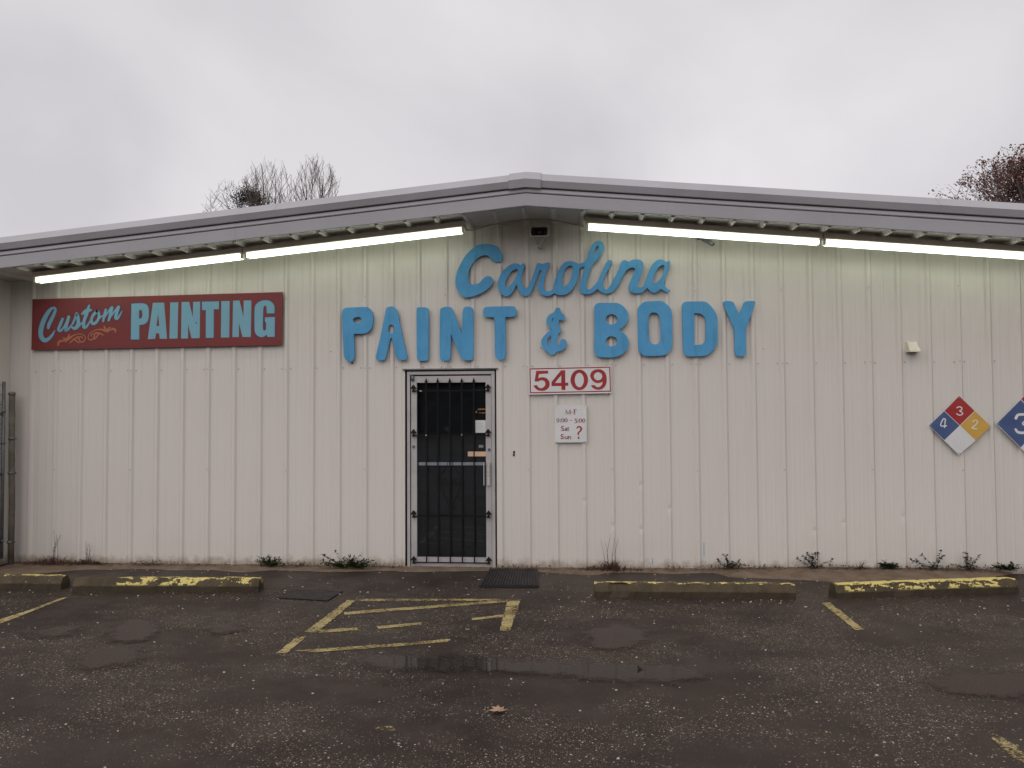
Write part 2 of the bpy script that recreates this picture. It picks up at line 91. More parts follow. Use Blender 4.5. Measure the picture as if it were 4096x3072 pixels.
FLOURISH = [[(-6.0078,2.5173,0.0152),(-6.0054,2.5503,0.0233),(-5.9768,2.5692,0.0245),(-5.9306,2.5768,0.0198),(-5.8903,2.5873,0.0268),(-5.8446,2.6196,0.0175),(-5.793,2.642,0.0105),(-5.7355,2.6484,0.0082),(-5.6921,2.6313,0.007),(-5.6773,2.5981,0.007),(-5.6941,2.5654,0.0117),(-5.7285,2.5549,0.014),(-5.753,2.5799,0.0163),(-5.7494,2.6101,0.0128),(-5.7236,2.6169,0.0117),(-5.713,2.5986,0.0093)],[(-5.8738,2.6421,0.0175),(-5.8878,2.6092,0.0245),(-5.916,2.5656,0.021)],[(-5.9443,2.6034,0.014),(-5.9019,2.5847,0.021)],[(-5.8638,2.5473,0.0117),(-5.8211,2.5836,0.0198),(-5.7667,2.6131,0.021)],[(-5.8008,2.5751,0.0163),(-5.7543,2.5459,0.0128)],[(-5.3163,2.6602,0.0152),(-5.3195,2.6919,0.0233),(-5.3482,2.6989,0.0245),(-5.3938,2.6876,0.0198),(-5.4338,2.6815,0.0268),(-5.4798,2.6949,0.0175),(-5.5315,2.6959,0.0105),(-5.5887,2.6786,0.0082),(-5.6313,2.6438,0.007),(-5.6452,2.6048,0.007),(-5.6276,2.5792,0.0117),(-5.5932,2.5829,0.014),(-5.5695,2.6179,0.0163),(-5.5739,2.6463,0.0128),(-5.5997,2.6425,0.0117),(-5.6098,2.6199,0.0093)],[(-5.4516,2.729,0.0175),(-5.437,2.7022,0.0245),(-5.4079,2.6705,0.021)],[(-5.381,2.7195,0.014),(-5.4224,2.6836,0.021)],[(-5.459,2.631,0.0117),(-5.5022,2.6494,0.0198),(-5.5568,2.6564,0.021)],[(-5.5221,2.6327,0.0163),(-5.5674,2.5846,0.0128)]]
ADDR_BOARD = [(-0.554,2.2041),(0.3438,2.2125),(0.3452,1.9164),(-0.5559,1.9078)]
ADDR_BORDER = [[(-0.5486,2.1973),(-0.5486,2.1973),(0.334,2.206),(0.334,2.206),(0.3392,1.9329),(0.3392,1.9329),(-0.546,1.922),(-0.546,1.922)],[(-0.5366,2.1842),(-0.5366,2.1842),(0.3229,2.1941),(0.3229,2.1941),(0.3275,1.9454),(0.3275,1.9454),(-0.5338,1.934),(-0.5338,1.934)]]
ADDR = {'5':[[(-0.4749,2.1688),(-0.4749,2.1688),(-0.343,2.1697),(-0.343,2.1697),(-0.3432,2.1384),(-0.3432,2.1384),(-0.4438,2.1327),(-0.4438,2.1327),(-0.4531,2.0849),(-0.4531,2.0849),(-0.4329,2.0946),(-0.4061,2.0997),(-0.3748,2.094),(-0.3482,2.0759),(-0.3305,2.0489),(-0.3272,2.0176),(-0.3354,1.9864),(-0.3579,1.9621),(-0.3893,1.9489),(-0.4206,1.9469),(-0.4563,1.9539),(-0.4852,1.9743),(-0.5007,1.9968),(-0.5073,2.0102),(-0.5073,2.0102),(-0.4648,2.0108),(-0.4648,2.0108),(-0.4538,1.9897),(-0.4337,1.9783),(-0.4114,1.979),(-0.389,1.9914),(-0.3754,2.0136),(-0.3752,2.0359),(-0.3863,2.0561),(-0.4108,2.0653),(-0.4331,2.0633),(-0.4533,2.0509),(-0.4533,2.0509),(-0.4936,2.0526),(-0.4936,2.0526)]],'4':[[(-0.2025,2.1719),(-0.2025,2.1719),(-0.1557,2.1723),(-0.1557,2.1723),(-0.1568,2.0362),(-0.1568,2.0362),(-0.1235,2.0359),(-0.1235,2.0359),(-0.1238,2.0025),(-0.1238,2.0025),(-0.1549,2.0019),(-0.1549,2.0019),(-0.1553,1.956),(-0.1553,1.956),(-0.1989,1.9563),(-0.1989,1.9563),(-0.2003,1.9996),(-0.2003,1.9996),(-0.3077,2.0005),(-0.3077,2.0005),(-0.3073,2.0442),(-0.3073,2.0442)],[(-0.2007,2.1183),(-0.2007,2.1183),(-0.2014,2.0344),(-0.2014,2.0344),(-0.2704,2.0341),(-0.2704,2.0341)]],'0':[[(0.0928,2.0638),(0.0892,2.0345),(0.0794,2.0072),(0.0639,1.9838),(0.0438,1.966),(0.0206,1.9548),(-0.0044,1.9512),(-0.0292,1.9552),(-0.0524,1.9668),(-0.0722,1.985),(-0.0873,2.0086),(-0.0967,2.0361),(-0.0997,2.0656),(-0.0962,2.095),(-0.0863,2.1223),(-0.0708,2.1457),(-0.0507,2.1636),(-0.0273,2.1747),(-0.0024,2.1783),(0.0225,2.1742),(0.0456,2.1626),(0.0653,2.1443),(0.0804,2.1207),(0.0898,2.0932)],[(0.0463,2.0633),(0.0444,2.0429),(0.0393,2.0238),(0.0312,2.0075),(0.0208,1.995),(0.0088,1.9871),(-0.0041,1.9845),(-0.0169,1.9874),(-0.0288,1.9954),(-0.039,2.0081),(-0.0468,2.0245),(-0.0516,2.0437),(-0.0531,2.0643),(-0.0512,2.0848),(-0.0461,2.1039),(-0.038,2.1202),(-0.0276,2.1327),(-0.0156,2.1405),(-0.0027,2.1431),(0.0101,2.1403),(0.022,2.1322),(0.0322,2.1195),(0.04,2.103),(0.0448,2.0839)]],'9':[[(0.1223,2.0048),(0.1223,2.0048),(0.1621,2.0076),(0.1621,2.0076),(0.173,1.9911),(0.1973,1.9829),(0.2238,1.9906),(0.2439,2.0127),(0.2508,2.0437),(0.2508,2.0437),(0.2286,2.0306),(0.1977,2.0264),(0.1624,2.0356),(0.1317,2.0626),(0.1135,2.1028),(0.1214,2.1428),(0.1504,2.1692),(0.1859,2.1799),(0.2256,2.1795),(0.2608,2.1636),(0.2848,2.1322),(0.2954,2.0877),(0.2949,2.0433),(0.2835,2.0034),(0.259,1.9726),(0.2279,1.956),(0.1926,1.9531),(0.1573,1.9645),(0.1332,1.9847)],[(0.2461,2.1024),(0.2444,2.0911),(0.2398,2.0807),(0.2325,2.0717),(0.223,2.0649),(0.212,2.0606),(0.2002,2.0593),(0.1884,2.0609),(0.1775,2.0653),(0.1681,2.0723),(0.161,2.0814),(0.1565,2.092),(0.1551,2.1033),(0.1567,2.1145),(0.1614,2.125),(0.1687,2.134),(0.1782,2.1408),(0.1892,2.145),(0.201,2.1464),(0.2128,2.1448),(0.2237,2.1404),(0.2331,2.1333),(0.2402,2.1242),(0.2447,2.1137)]]}
HOURS_BOARD = [(-0.276,1.788),(0.0726,1.7888),(0.0726,1.3823),(-0.2766,1.3813)]
HOURS_TEXT = [[(-0.1521,1.6926,0.0038),(-0.1511,1.7389,0.0038)],[(-0.1523,1.7389,0.0063),(-0.1283,1.6943,0.0075)],[(-0.1283,1.6943,0.0038),(-0.1079,1.7386,0.0038)],[(-0.1073,1.7386,0.0082),(-0.1058,1.6923,0.0082)],[(-0.1599,1.6926,0.0028),(-0.1452,1.6925,0.0028)],[(-0.1133,1.6923,0.0028),(-0.0989,1.6923,0.0028)],[(-0.0966,1.7135,0.0044),(-0.0778,1.7134,0.0044)],[(-0.061,1.7396,0.0082),(-0.0615,1.692,0.0082)],[(-0.0682,1.7397,0.0038),(-0.0367,1.7395,0.0044)],[(-0.0612,1.7165,0.0038),(-0.0406,1.7163,0.0038)],[(-0.0693,1.6921,0.0028),(-0.0508,1.692,0.0028)],[(-0.241,1.6454,0.0031),(-0.2351,1.6435,0.005),(-0.2307,1.6378,0.0063),(-0.2292,1.6303,0.0069),(-0.2309,1.6228,0.0063),(-0.2353,1.6172,0.005),(-0.2413,1.6153,0.0031),(-0.2472,1.6173,0.005),(-0.2515,1.6229,0.0063),(-0.253,1.6304,0.0069),(-0.2514,1.638,0.0063),(-0.247,1.6436,0.005),(-0.241,1.6454,0.0031)],[(-0.2277,1.6303,0.0063),(-0.2319,1.6162,0.0063),(-0.2413,1.6059,0.005),(-0.2523,1.6007,0.0031)],[(-0.2129,1.6334,0.0075),(-0.213,1.6309,0.0075)],[(-0.2131,1.6099,0.0075),(-0.2131,1.6074,0.0075)],[(-0.1869,1.6448,0.0031),(-0.1806,1.6423,0.0053),(-0.176,1.6351,0.0069),(-0.1745,1.6254,0.0075),(-0.1762,1.6157,0.0069),(-0.1809,1.6085,0.0053),(-0.1872,1.606,0.0031),(-0.1934,1.6085,0.0053),(-0.198,1.6158,0.0069),(-0.1995,1.6255,0.0075),(-0.1979,1.6352,0.0069),(-0.1931,1.6424,0.0053),(-0.1869,1.6448,0.0031)],[(-0.1518,1.6446,0.0031),(-0.1456,1.6421,0.0053),(-0.141,1.6349,0.0069),(-0.1395,1.6252,0.0075),(-0.1411,1.6155,0.0069),(-0.1459,1.6083,0.0053),(-0.1522,1.6058,0.0031),(-0.1584,1.6084,0.0053),(-0.163,1.6156,0.0069),(-0.1645,1.6253,0.0075),(-0.1629,1.635,0.0069),(-0.1581,1.6422,0.0053),(-0.1518,1.6446,0.0031)],[(-0.1082,1.6241,0.0044),(-0.0911,1.624,0.0044)],[(-0.0332,1.6418,0.0044),(-0.0519,1.6413,0.0044)],[(-0.0525,1.6413,0.0044),(-0.0552,1.6248,0.0044),(-0.0442,1.6247,0.0063),(-0.034,1.6153,0.0082),(-0.0366,1.6028,0.0075),(-0.0476,1.5966,0.0056),(-0.0601,1.5966,0.0038)],[(-0.0192,1.6293,0.0075),(-0.0193,1.6268,0.0075)],[(-0.0195,1.6049,0.0075),(-0.0195,1.6024,0.0075)],[(0.0052,1.6413,0.0031),(0.0114,1.6388,0.0053),(0.016,1.6316,0.0069),(0.0175,1.6219,0.0075),(0.0158,1.6122,0.0069),(0.0111,1.6051,0.0053),(0.0048,1.6026,0.0031),(-0.0014,1.6051,0.0053),(-0.006,1.6123,0.0069),(-0.0075,1.622,0.0075),(-0.0058,1.6317,0.0069),(-0.0011,1.6389,0.0053),(0.0052,1.6413,0.0031)],[(0.041,1.6405,0.0031),(0.0472,1.638,0.0053),(0.0518,1.6308,0.0069),(0.0533,1.6211,0.0075),(0.0517,1.6114,0.0069),(0.0469,1.6043,0.0053),(0.0407,1.6018,0.0031),(0.0345,1.6043,0.0053),(0.0299,1.6115,0.0069),(0.0284,1.6212,0.0075),(0.03,1.6309,0.0069),(0.0348,1.6381,0.0053),(0.041,1.6405,0.0031)],[(-0.1751,1.5565,0.0044),(-0.1901,1.5597,0.0063),(-0.2026,1.5504,0.0082),(-0.198,1.5394,0.0088),(-0.1809,1.5299,0.0088),(-0.1772,1.5205,0.0082),(-0.1873,1.5127,0.0069),(-0.2076,1.516,0.0038)],[(-0.1637,1.5361,0.0044),(-0.1527,1.5408,0.0056),(-0.1449,1.5345,0.0069),(-0.1451,1.5126,0.0069)],[(-0.145,1.5282,0.0038),(-0.1606,1.5236,0.0063),(-0.1623,1.5148,0.0063),(-0.1529,1.5126,0.005),(-0.1435,1.5173,0.0031)],[(-0.1307,1.5516,0.0044),(-0.1294,1.5188,0.0069),(-0.1201,1.514,0.0038)],[(-0.1371,1.5398,0.0031),(-0.1199,1.5397,0.0031)],[(-0.1814,1.4674,0.0044),(-0.1939,1.4712,0.0063),(-0.2065,1.4628,0.0082),(-0.2034,1.4512,0.0088),(-0.1863,1.4417,0.0088),(-0.1833,1.4314,0.0082),(-0.1943,1.4236,0.0069),(-0.213,1.4268,0.0038)],[(-0.169,1.4501,0.0038),(-0.1644,1.4501,0.0063),(-0.1636,1.4298,0.0063),(-0.1536,1.4235,0.0056),(-0.1426,1.4313,0.0044)],[(-0.1409,1.451,0.0063),(-0.1405,1.4235,0.0063)],[(-0.1269,1.45,0.0063),(-0.1262,1.4234,0.0063)],[(-0.1254,1.4437,0.0038),(-0.1128,1.4509,0.005),(-0.1051,1.4437,0.0063),(-0.1049,1.4234,0.0063)],[(-0.1302,1.4234,0.0025),(-0.1208,1.4234,0.0025)],[(-0.1099,1.4234,0.0025),(-0.0999,1.4233,0.0025)]]
HOURS_MARK = [[(-0.0325,1.5387,0.0132),(-0.0262,1.5496,0.0157),(-0.0105,1.5542,0.0163),(0.0065,1.5463,0.0188),(0.0132,1.5276,0.0195),(0.0031,1.5073,0.0176),(-0.0142,1.4902,0.0169),(-0.0221,1.4777,0.0163),(-0.0175,1.4652,0.0094),(-0.0083,1.459,0.0031)],[(-0.0175,1.4318,0.0201),(-0.0163,1.4318,0.0201)]]
HAZ = {'quads':{'red':[(3.9745,1.8636),(4.1298,1.7026),(3.9747,1.5479),(3.8201,1.7045)],'yellow':[(4.1298,1.7026),(4.2889,1.5409),(4.1311,1.3869),(3.9747,1.5479)],'white':[(3.9747,1.5479),(4.1311,1.3869),(3.9573,1.2407),(3.8142,1.3935)],'blue':[(3.8201,1.7045),(3.9747,1.5479),(3.8142,1.3935),(3.6611,1.5508)]},'dig':{'red':[[(3.95,1.7346,0.011),(3.9694,1.7454,0.011),(3.9942,1.7381,0.011),(3.9969,1.7162,0.011),(3.9752,1.7021,0.011),(3.9989,1.6878,0.011),(4.0049,1.6725,0.011),(3.9901,1.6603,0.011),(3.9673,1.6595,0.011),(3.9449,1.6738,0.011)]],'blue':[[(3.8272,1.6165,0.0119),(3.8067,1.6166,0.0119),(3.78,1.5493,0.0119),(3.8393,1.5462,0.0119)],[(3.8303,1.6141,0.0119),(3.8183,1.5273,0.0119)]],'yellow':[[(4.1029,1.5857,0.0101),(4.1205,1.6018,0.0101),(4.1455,1.6016,0.0101),(4.1508,1.5794,0.0101),(4.1283,1.5511,0.0101),(4.0959,1.5228,0.0101),(4.1456,1.5145,0.0101)]]}}
HAZ2 = {'quads':{'red':[(4.8388,2.0732),(5.0732,1.8168),(4.825,1.5644),(4.5894,1.8203)],'yellow':[(5.0732,1.8168),(5.306,1.5622),(5.0589,1.3103),(4.825,1.5644)],'white':[(4.825,1.5644),(5.0589,1.3103),(4.8112,1.0576),(4.5761,1.3113)],'blue':[(4.5894,1.8203),(4.825,1.5644),(4.5761,1.3113),(4.3393,1.5667)]},'dig':{'blue':[[(4.537,1.6223,0.0284),(4.5558,1.6553,0.0266),(4.5875,1.6608,0.0266),(4.6234,1.6606,0.0266),(4.6475,1.6359,0.0266),(4.6441,1.5935,0.0266),(4.6075,1.5678,0.0284),(4.6428,1.5417,0.0266),(4.6472,1.504,0.0266),(4.6185,1.4735,0.0266),(4.578,1.4713,0.0266),(4.5468,1.4832,0.0266),(4.5317,1.5068,0.0229)]]}}
LINES = [[(-2.14,-1.58),(-2.062,-1.582),(-2.068,-2.663),(-2.167,-2.66)],[(-2.18,-2.833),(-2.111,-2.759),(-2.11,-3.212),(-2.18,-3.22)],[(-2.074,-1.52),(-0.555,-1.444),(-0.551,-1.518),(-2.052,-1.618)],[(-2.049,-2.013),(-1.206,-1.689),(-0.727,-1.497),(-0.65,-1.56),(-1.191,-1.782),(-2.007,-2.108)],[(-2.086,-2.595),(-1.788,-2.497),(-1.759,-2.575),(-2.053,-2.676)],[(-1.645,-2.45),(-1.312,-2.313),(-1.295,-2.381),(-1.616,-2.534)],[(-0.915,-2.157),(-0.648,-2.005),(-0.635,-2.089),(-0.9,-2.223)],[(-2.074,-3.144),(-1.624,-2.997),(-1.36,-2.912),(-1.012,-2.781),(-0.996,-2.847),(-1.343,-2.984),(-1.605,-3.068),(-1.922,-3.177)],[(-0.673,-1.463),(-0.554,-1.456),(-0.563,-2.519),(-0.643,-2.524)],[(-1.141,-4.494),(-1.035,-4.475),(-1.012,-4.539),(-1.113,-4.536)],[(-4.854,-1.67),(-4.812,-1.603),(-4.766,-2.535),(-4.741,-2.675),(-4.829,-2.632),(-4.87,-2.435),(-4.842,-2.08)],[(2.131,-1.431),(2.209,-1.418),(2.2,-2.309),(2.13,-2.334)],[(2.144,-4.276),(2.186,-4.323),(2.199,-4.562),(2.194,-4.673),(2.144,-4.767),(2.112,-4.627),(2.12,-4.502)]]
PUDDLES = [[(-1.601,-3.326),(-1.414,-3.267),(-1.146,-3.257),(-0.879,-3.247),(-0.655,-3.265),(-0.52,-3.292),(-0.215,-3.289),(0.121,-3.302),(0.429,-3.299),(0.685,-3.367),(0.827,-3.456),(0.598,-3.656),(0.202,-3.637),(-0.051,-3.577),(-0.417,-3.505),(-0.629,-3.493),(-0.895,-3.49),(-1.109,-3.491),(-1.264,-3.521),(-1.454,-3.456)],[(0.035,-2.518),(0.17,-2.378),(0.324,-2.335),(0.445,-2.395),(0.52,-2.552),(0.451,-2.769),(0.341,-2.934),(0.193,-2.971),(0.097,-2.907),(0.041,-2.736)],[(-3.5,-3.503),(-3.57,-3.248),(-3.454,-3.122),(-3.265,-3.11),(-3.135,-3.296),(-3.126,-3.513),(-3.231,-3.64),(-3.37,-3.632)],[(-3.703,-2.751),(-3.792,-2.47),(-3.677,-2.336),(-3.424,-2.546),(-3.281,-2.902),(-3.381,-3.036),(-3.55,-2.962)],[(-4.359,-2.792),(-4.301,-2.648),(-4.097,-2.611),(-3.98,-2.769),(-4.044,-2.907),(-4.202,-2.939)],[(-3.003,-2.592),(-2.966,-2.444),(-2.815,-2.484),(-2.716,-2.621),(-2.789,-2.717),(-2.912,-2.702)],[(2.163,-3.518),(2.466,-3.351),(2.913,-3.297),(2.904,-3.539),(2.704,-3.773),(2.41,-3.792),(2.197,-3.721)]]
MAT1 = [(-0.99,-0.078),(-0.461,-0.008),(-0.413,-0.958),(-0.996,-0.991)]
MAT2 = [(-2.807,-1.183),(-2.281,-1.24),(-2.311,-1.63),(-2.829,-1.542)]
SAND = [(-6.499,-0.663),(-6.061,-0.639),(-5.769,-0.489),(-5.496,-0.335),(-5.092,-0.285),(-4.771,-0.239),(-4.447,-0.306),(-4.044,-0.257),(-3.68,-0.375),(-3.395,-0.25),(-3.055,-0.259),(-2.682,-0.294),(-2.363,-0.249),(-2.074,-0.192),(-1.841,-0.248),(-1.522,-0.204),(-1.147,-0.156),(-0.878,-0.128),(-0.659,-0.143),(-0.387,-0.196),(-0.119,-0.275),(0.143,-0.3),(0.278,-0.187),(0.517,-0.147),(0.727,-0.163),(0.932,-0.204),(1.146,-0.166),(1.386,-0.127),(1.532,-0.326),(1.726,-0.365),(1.968,-0.402),(2.208,-0.437),(2.436,-0.497),(2.668,-0.531),(3.011,-0.582),(3.375,-0.562),(3.799,-0.409),(4.16,-0.206),(4.44,-0.039),(4.639,0.076),(5.164,0.105)]
LEAF = (-0.479,-4.237)
DEBRIS = (0.382,-3.427)
WEEDS = [(-5.986,-0.218),(-5.63,-0.081),(-3.475,-0.011),(-2.558,-0.246),(0.316,-0.022),(1.581,0.019),(2.479,0.094),(3.232,0.162),(3.417,0.172),(3.723,0.161),(4.072,0.194),(4.448,0.255),(-4.804,-0.126),(-2.468,-0.172)]


# ------------------------------------------------------------------ helpers
def tag(o, label=None, cat=None, group=None, kind=None):
    if label: o['label'] = label
    if cat: o['category'] = cat
    if group: o['group'] = group
    if kind: o['kind'] = kind
    return o

def empty(name, loc, label=None, cat=None, group=None):
    o = bpy.data.objects.new(name, None)
    o.location = loc
    o.empty_display_size = 0.2
    COL.objects.link(o)
    return tag(o, label, cat, group)

def place(me, name, parent=None, centre=True):
    """link a mesh given in world metres; origin to its middle; keep place under parent"""
    if centre and len(me.vertices):
        n = len(me.vertices)
        lo = Vector((min(v.co.x for v in me.vertices), min(v.co.y for v in me.vertices), min(v.co.z for v in me.vertices)))
        hi = Vector((max(v.co.x for v in me.vertices), max(v.co.y for v in me.vertices), max(v.co.z for v in me.vertices)))
        c = Vector(((lo.x + hi.x) / 2, (lo.y + hi.y) / 2, lo.z))
        me.transform(Matrix.Translation(-c))
    else:
        c = Vector((0, 0, 0))
    o = bpy.data.objects.new(name, me)
    COL.objects.link(o)
    if parent is not None:
        base = Vector((0, 0, 0))
        q = parent
        while q is not None:
            base += Vector(q.location); q = q.parent
        o.parent = parent
        o.location = c - base
    else:
        o.location = c
    return o

class MB:
    def __init__(s): s.v, s.f, s.sm = [], [], []
    def add(s, vs, fs, smooth=False):
        b = len(s.v)
        s.v += [tuple(v) for v in vs]
        s.f += [tuple(i + b for i in f) for f in fs]
        s.sm += [smooth] * len(fs)
        return s
    def box(s, x0, x1, y0, y1, z0, z1):
        return s.add([(x0, y0, z0), (x1, y0, z0), (x1, y1, z0), (x0, y1, z0), (x0, y0, z1), (x1, y0, z1), (x1, y1, z1), (x0, y1, z1)],
                     [(0, 3, 2, 1), (4, 5, 6, 7), (0, 1, 5, 4), (1, 2, 6, 5), (2, 3, 7, 6), (3, 0, 4, 7)])
    def tube(s, pts, rad, n=8, cap=True, smooth=True):
        pts = [Vector(q) for q in pts]
        if not isinstance(rad, (list, tuple)): rad = [rad] * len(pts)
        vs, fs = [], []
        ref = Vector((0.13, 0.31, 0.94))
        for i, q in enumerate(pts):
            d = (pts[min(i + 1, len(pts) - 1)] - pts[max(i - 1, 0)])
            if d.length < 1e-9: d = Vector((0, 0, 1))
            d.normalize()
            a = d.cross(ref)
            if a.length < 0.05: a = d.cross(Vector((1, 0.2, 0)))
            a.normalize(); b = d.cross(a)
            for k in range(n):
                t = 2 * math.pi * k / n
                vs.append(q + (a * math.cos(t) + b * math.sin(t)) * rad[i])
        for i in range(len(pts) - 1):
            for k in range(n):
                fs.append((i * n + k, i * n + (k + 1) % n, (i + 1) * n + (k + 1) % n, (i + 1) * n + k))
        s.add(vs, fs, smooth)
        if cap:
            m = len(pts) - 1
            b0 = len(s.v) - len(vs)
            s.f.append(tuple(b0 + k for k in reversed(range(n)))); s.sm.append(False)
            s.f.append(tuple(b0 + m * n + k for k in range(n))); s.sm.append(False)
        return s
    def mesh(s, name, mat):
        me = bpy.data.meshes.new(name)
        me.from_pydata(s.v, [], s.f)
        me.polygons.foreach_set('use_smooth', s.sm)
        mats = mat if isinstance(mat, (list, tuple)) else [mat]
        for m in mats: me.materials.append(m)
        bm = bmesh.new(); bm.from_mesh(me)
        bmesh.ops.recalc_face_normals(bm, faces=bm.faces)
        bm.to_mesh(me); bm.free()
        me.update()
        return me
    def build(s, name, mat, parent=None, bevel=0.0, centre=True):
        me = s.mesh(name, mat)
        if bevel:
            bm = bmesh.new(); bm.from_mesh(me)
            bmesh.ops.bevel(bm, geom=list(bm.edges), offset=bevel, segments=2, affect='EDGES', clamp_overlap=True)
            bm.to_mesh(me); bm.free()
        return place(me, name, parent, centre)

def chaikin(pts, it=2):
    for _ in range(it):
        out = []
        n = len(pts)
        for i in range(n):
            a, b = pts[i], pts[(i + 1) % n]
            out.append((a[0] * .75 + b[0] * .25, a[1] * .75 + b[1] * .25))
            out.append((a[0] * .25 + b[0] * .75, a[1] * .25 + b[1] * .75))
        pts = out
    res = []
    for q in pts:
        if not res or abs(q[0] - res[-1][0]) + abs(q[1] - res[-1][1]) > 4e-4: res.append(q)
    return res

def cutout(name, loops, y_front, thick, mat, parent=None, smooth=2, grow=0.0, bevel=0.0, jit=0.0):
    """flat board with holes standing on the wall, from outlines (x, z)"""
    cu = bpy.data.curves.new(name, 'CURVE')
    cu.dimensions = '2D'; cu.fill_mode = 'BOTH'
    cu.extrude = max(thick / 2 - bevel, 0.0); cu.offset = grow
    if bevel: cu.bevel_depth = bevel; cu.bevel_resolution = 1; cu.offset = grow - bevel
    for lp in loops:
        pts = chaikin(lp, smooth) if smooth else lp
        sp = cu.splines.new('POLY')
        sp.points.add(len(pts) - 1)
        for i, q in enumerate(pts):
            jx, jz = (random.uniform(-jit, jit), random.uniform(-jit, jit)) if jit else (0, 0)
            sp.points[i].co = (q[0] + jx, q[1] + jz, 0, 1)
        sp.use_cyclic_u = True
    tmp = bpy.data.objects.new(name + "_outline", cu)
    COL.objects.link(tmp)
    bpy.context.view_layer.update()
    dg = bpy.context.evaluated_depsgraph_get()
    me = bpy.data.meshes.new_from_object(tmp.evaluated_get(dg))
    bpy.data.objects.remove(tmp, do_unlink=True)
    bpy.data.curves.remove(cu)
    me.name = name
    me.transform(Matrix(((1, 0, 0, 0), (0, 0, -1, y_front + thick / 2), (0, 1, 0, 0), (0, 0, 0, 1))))
    me.materials.clear(); me.materials.append(mat)
    return place(me, name, parent)

def catmull(pts, sub=5):
    if len(pts) < 3: return [tuple(q) for q in pts]
    out = []
    for i in range(len(pts) - 1):
        p0 = pts[max(i - 1, 0)]; p1 = pts[i]; p2 = pts[i + 1]; p3 = pts[min(i + 2, len(pts) - 1)]
        for k in range(sub):
            t = k / sub
            out.append(tuple(0.5 * ((2 * b) + (c - a) * t + (2 * a - 5 * b + 4 * c - d) * t * t + (3 * b - a - 3 * c + d) * t ** 3)
                             for a, b, c, d in zip(p0, p1, p2, p3)))
    out.append(tuple(pts[-1]))
    return out

def brush(name, strokes, y, mat, parent=None, grow=0.0, sub=5):
    """painted strokes: ribbons (x, z, width) a hair apart in depth"""
    m = MB()
    for si, st in enumerate(strokes):
        yy = y - si * 0.00012
        q = catmull(st, sub)
        L = []
        for i, (x, z, w) in enumerate(q):
            a = q[max(i - 1, 0)]; b = q[min(i + 1, len(q) - 1)]
            dx, dz = b[0] - a[0], b[1] - a[1]
            n = math.hypot(dx, dz) or 1e-6
            h = w / 2 + grow
            L.append(((x - dz / n * h, yy, z + dx / n * h), (x + dz / n * h, yy, z - dx / n * h)))
        vs = [v for pr in L for v in pr]
        m.add(vs, [(2 * i, 2 * i + 1, 2 * i + 3, 2 * i + 2) for i in range(len(L) - 1)])
        for e in (0, -1):
            x, z, w = q[e]; h = w / 2 + grow
            ring = [(x + h * math.cos(2 * math.pi * k / 14), yy - 0.00006, z + h * math.sin(2 * math.pi * k / 14)) for k in range(14)]
            m.add(ring, [tuple(range(14))])
    return m.build(name, mat, parent)

# ------------------------------------------------------------------ materials
MATS = {}
class NT:
    def __init__(s, name):
        s.m = bpy.data.materials.new(name); s.m.use_nodes = True
        s.t = s.m.node_tree; s.t.nodes.clear()
        s.out = s.t.nodes.new("ShaderNodeOutputMaterial")
        s.co = s.t.nodes.new("ShaderNodeTexCoord")
    def n(s, kind, **kw):
        o = s.t.nodes.new("ShaderNode" + kind)
        for k, v in kw.items(): setattr(o, k, v)
        return o
    def l(s, a, b): s.t.links.new(a, b)
    def geo(s):
        return s.n("NewGeometry").outputs['Position']
    def mapped(s, vec, scale, loc=(0, 0, 0)):
        m = s.n("Mapping"); m.inputs['Scale'].default_value = scale; m.inputs['Location'].default_value = loc
        s.l(vec, m.inputs[0]); return m.outputs[0]
    def noise(s, vec, scale, detail=3, rough=0.5, dist=0.0):
        o = s.n("TexNoise"); o.inputs['Scale'].default_value = scale; o.inputs['Detail'].default_value = detail
        o.inputs['Roughness'].default_value = rough; o.inputs['Distortion'].default_value = dist
        s.l(vec, o.inputs['Vector']); return o.outputs['Fac']
    def ramp(s, fac, lo, hi, a=0.0, b=1.0):
        o = s.n("MapRange"); o.interpolation_type = 'SMOOTHSTEP'
        o.inputs[1].default_value = lo; o.inputs[2].default_value = hi
        o.inputs[3].default_value = a; o.inputs[4].default_value = b
        s.l(fac, o.inputs[0]); return o.outputs[0]
    def math(s, op, a, b=None):
        o = s.n("Math", operation=op)
        for i, v in enumerate((a, b)):
            if v is None: continue
            if isinstance(v, (int, float)): o.inputs[i].default_value = v
            else: s.l(v, o.inputs[i])
        return o.outputs[0]
    def mix(s, fac, a, b):
        o = s.n("Mix"); o.data_type = 'RGBA'
        for i, v in ((0, fac), (6, a), (7, b)):
            if isinstance(v, (int, float)): o.inputs[i].default_value = v
            elif isinstance(v, tuple): o.inputs[i].default_value = (*v, 1) if len(v) == 3 else v
            else: s.l(v, o.inputs[i])
        return o.outputs[2]
    def bsdf(s, color, rough=0.5, metal=0.0, spec=0.5, normal=None):
        o = s.n("BsdfPrincipled")
        for k, v in (('Base Color', color), ('Roughness', rough), ('Metallic', metal), ('Specular IOR Level', spec)):
            if isinstance(v, tuple): o.inputs[k].default_value = (*v, 1)
            elif isinstance(v, (int, float)): o.inputs[k].default_value = v
            else: s.l(v, o.inputs[k])
        if normal is not None: s.l(normal, o.inputs['Normal'])
        return o.outputs[0]
    def bump(s, h, strength=0.3, dist=0.01):
        o = s.n("Bump"); o.inputs['Strength'].default_value = strength; o.inputs['Distance'].default_value = dist
        s.l(h, o.inputs['Height']); return o.outputs[0]
    def done(s, sh):
        s.l(sh, s.out.inputs[0]); return s.m

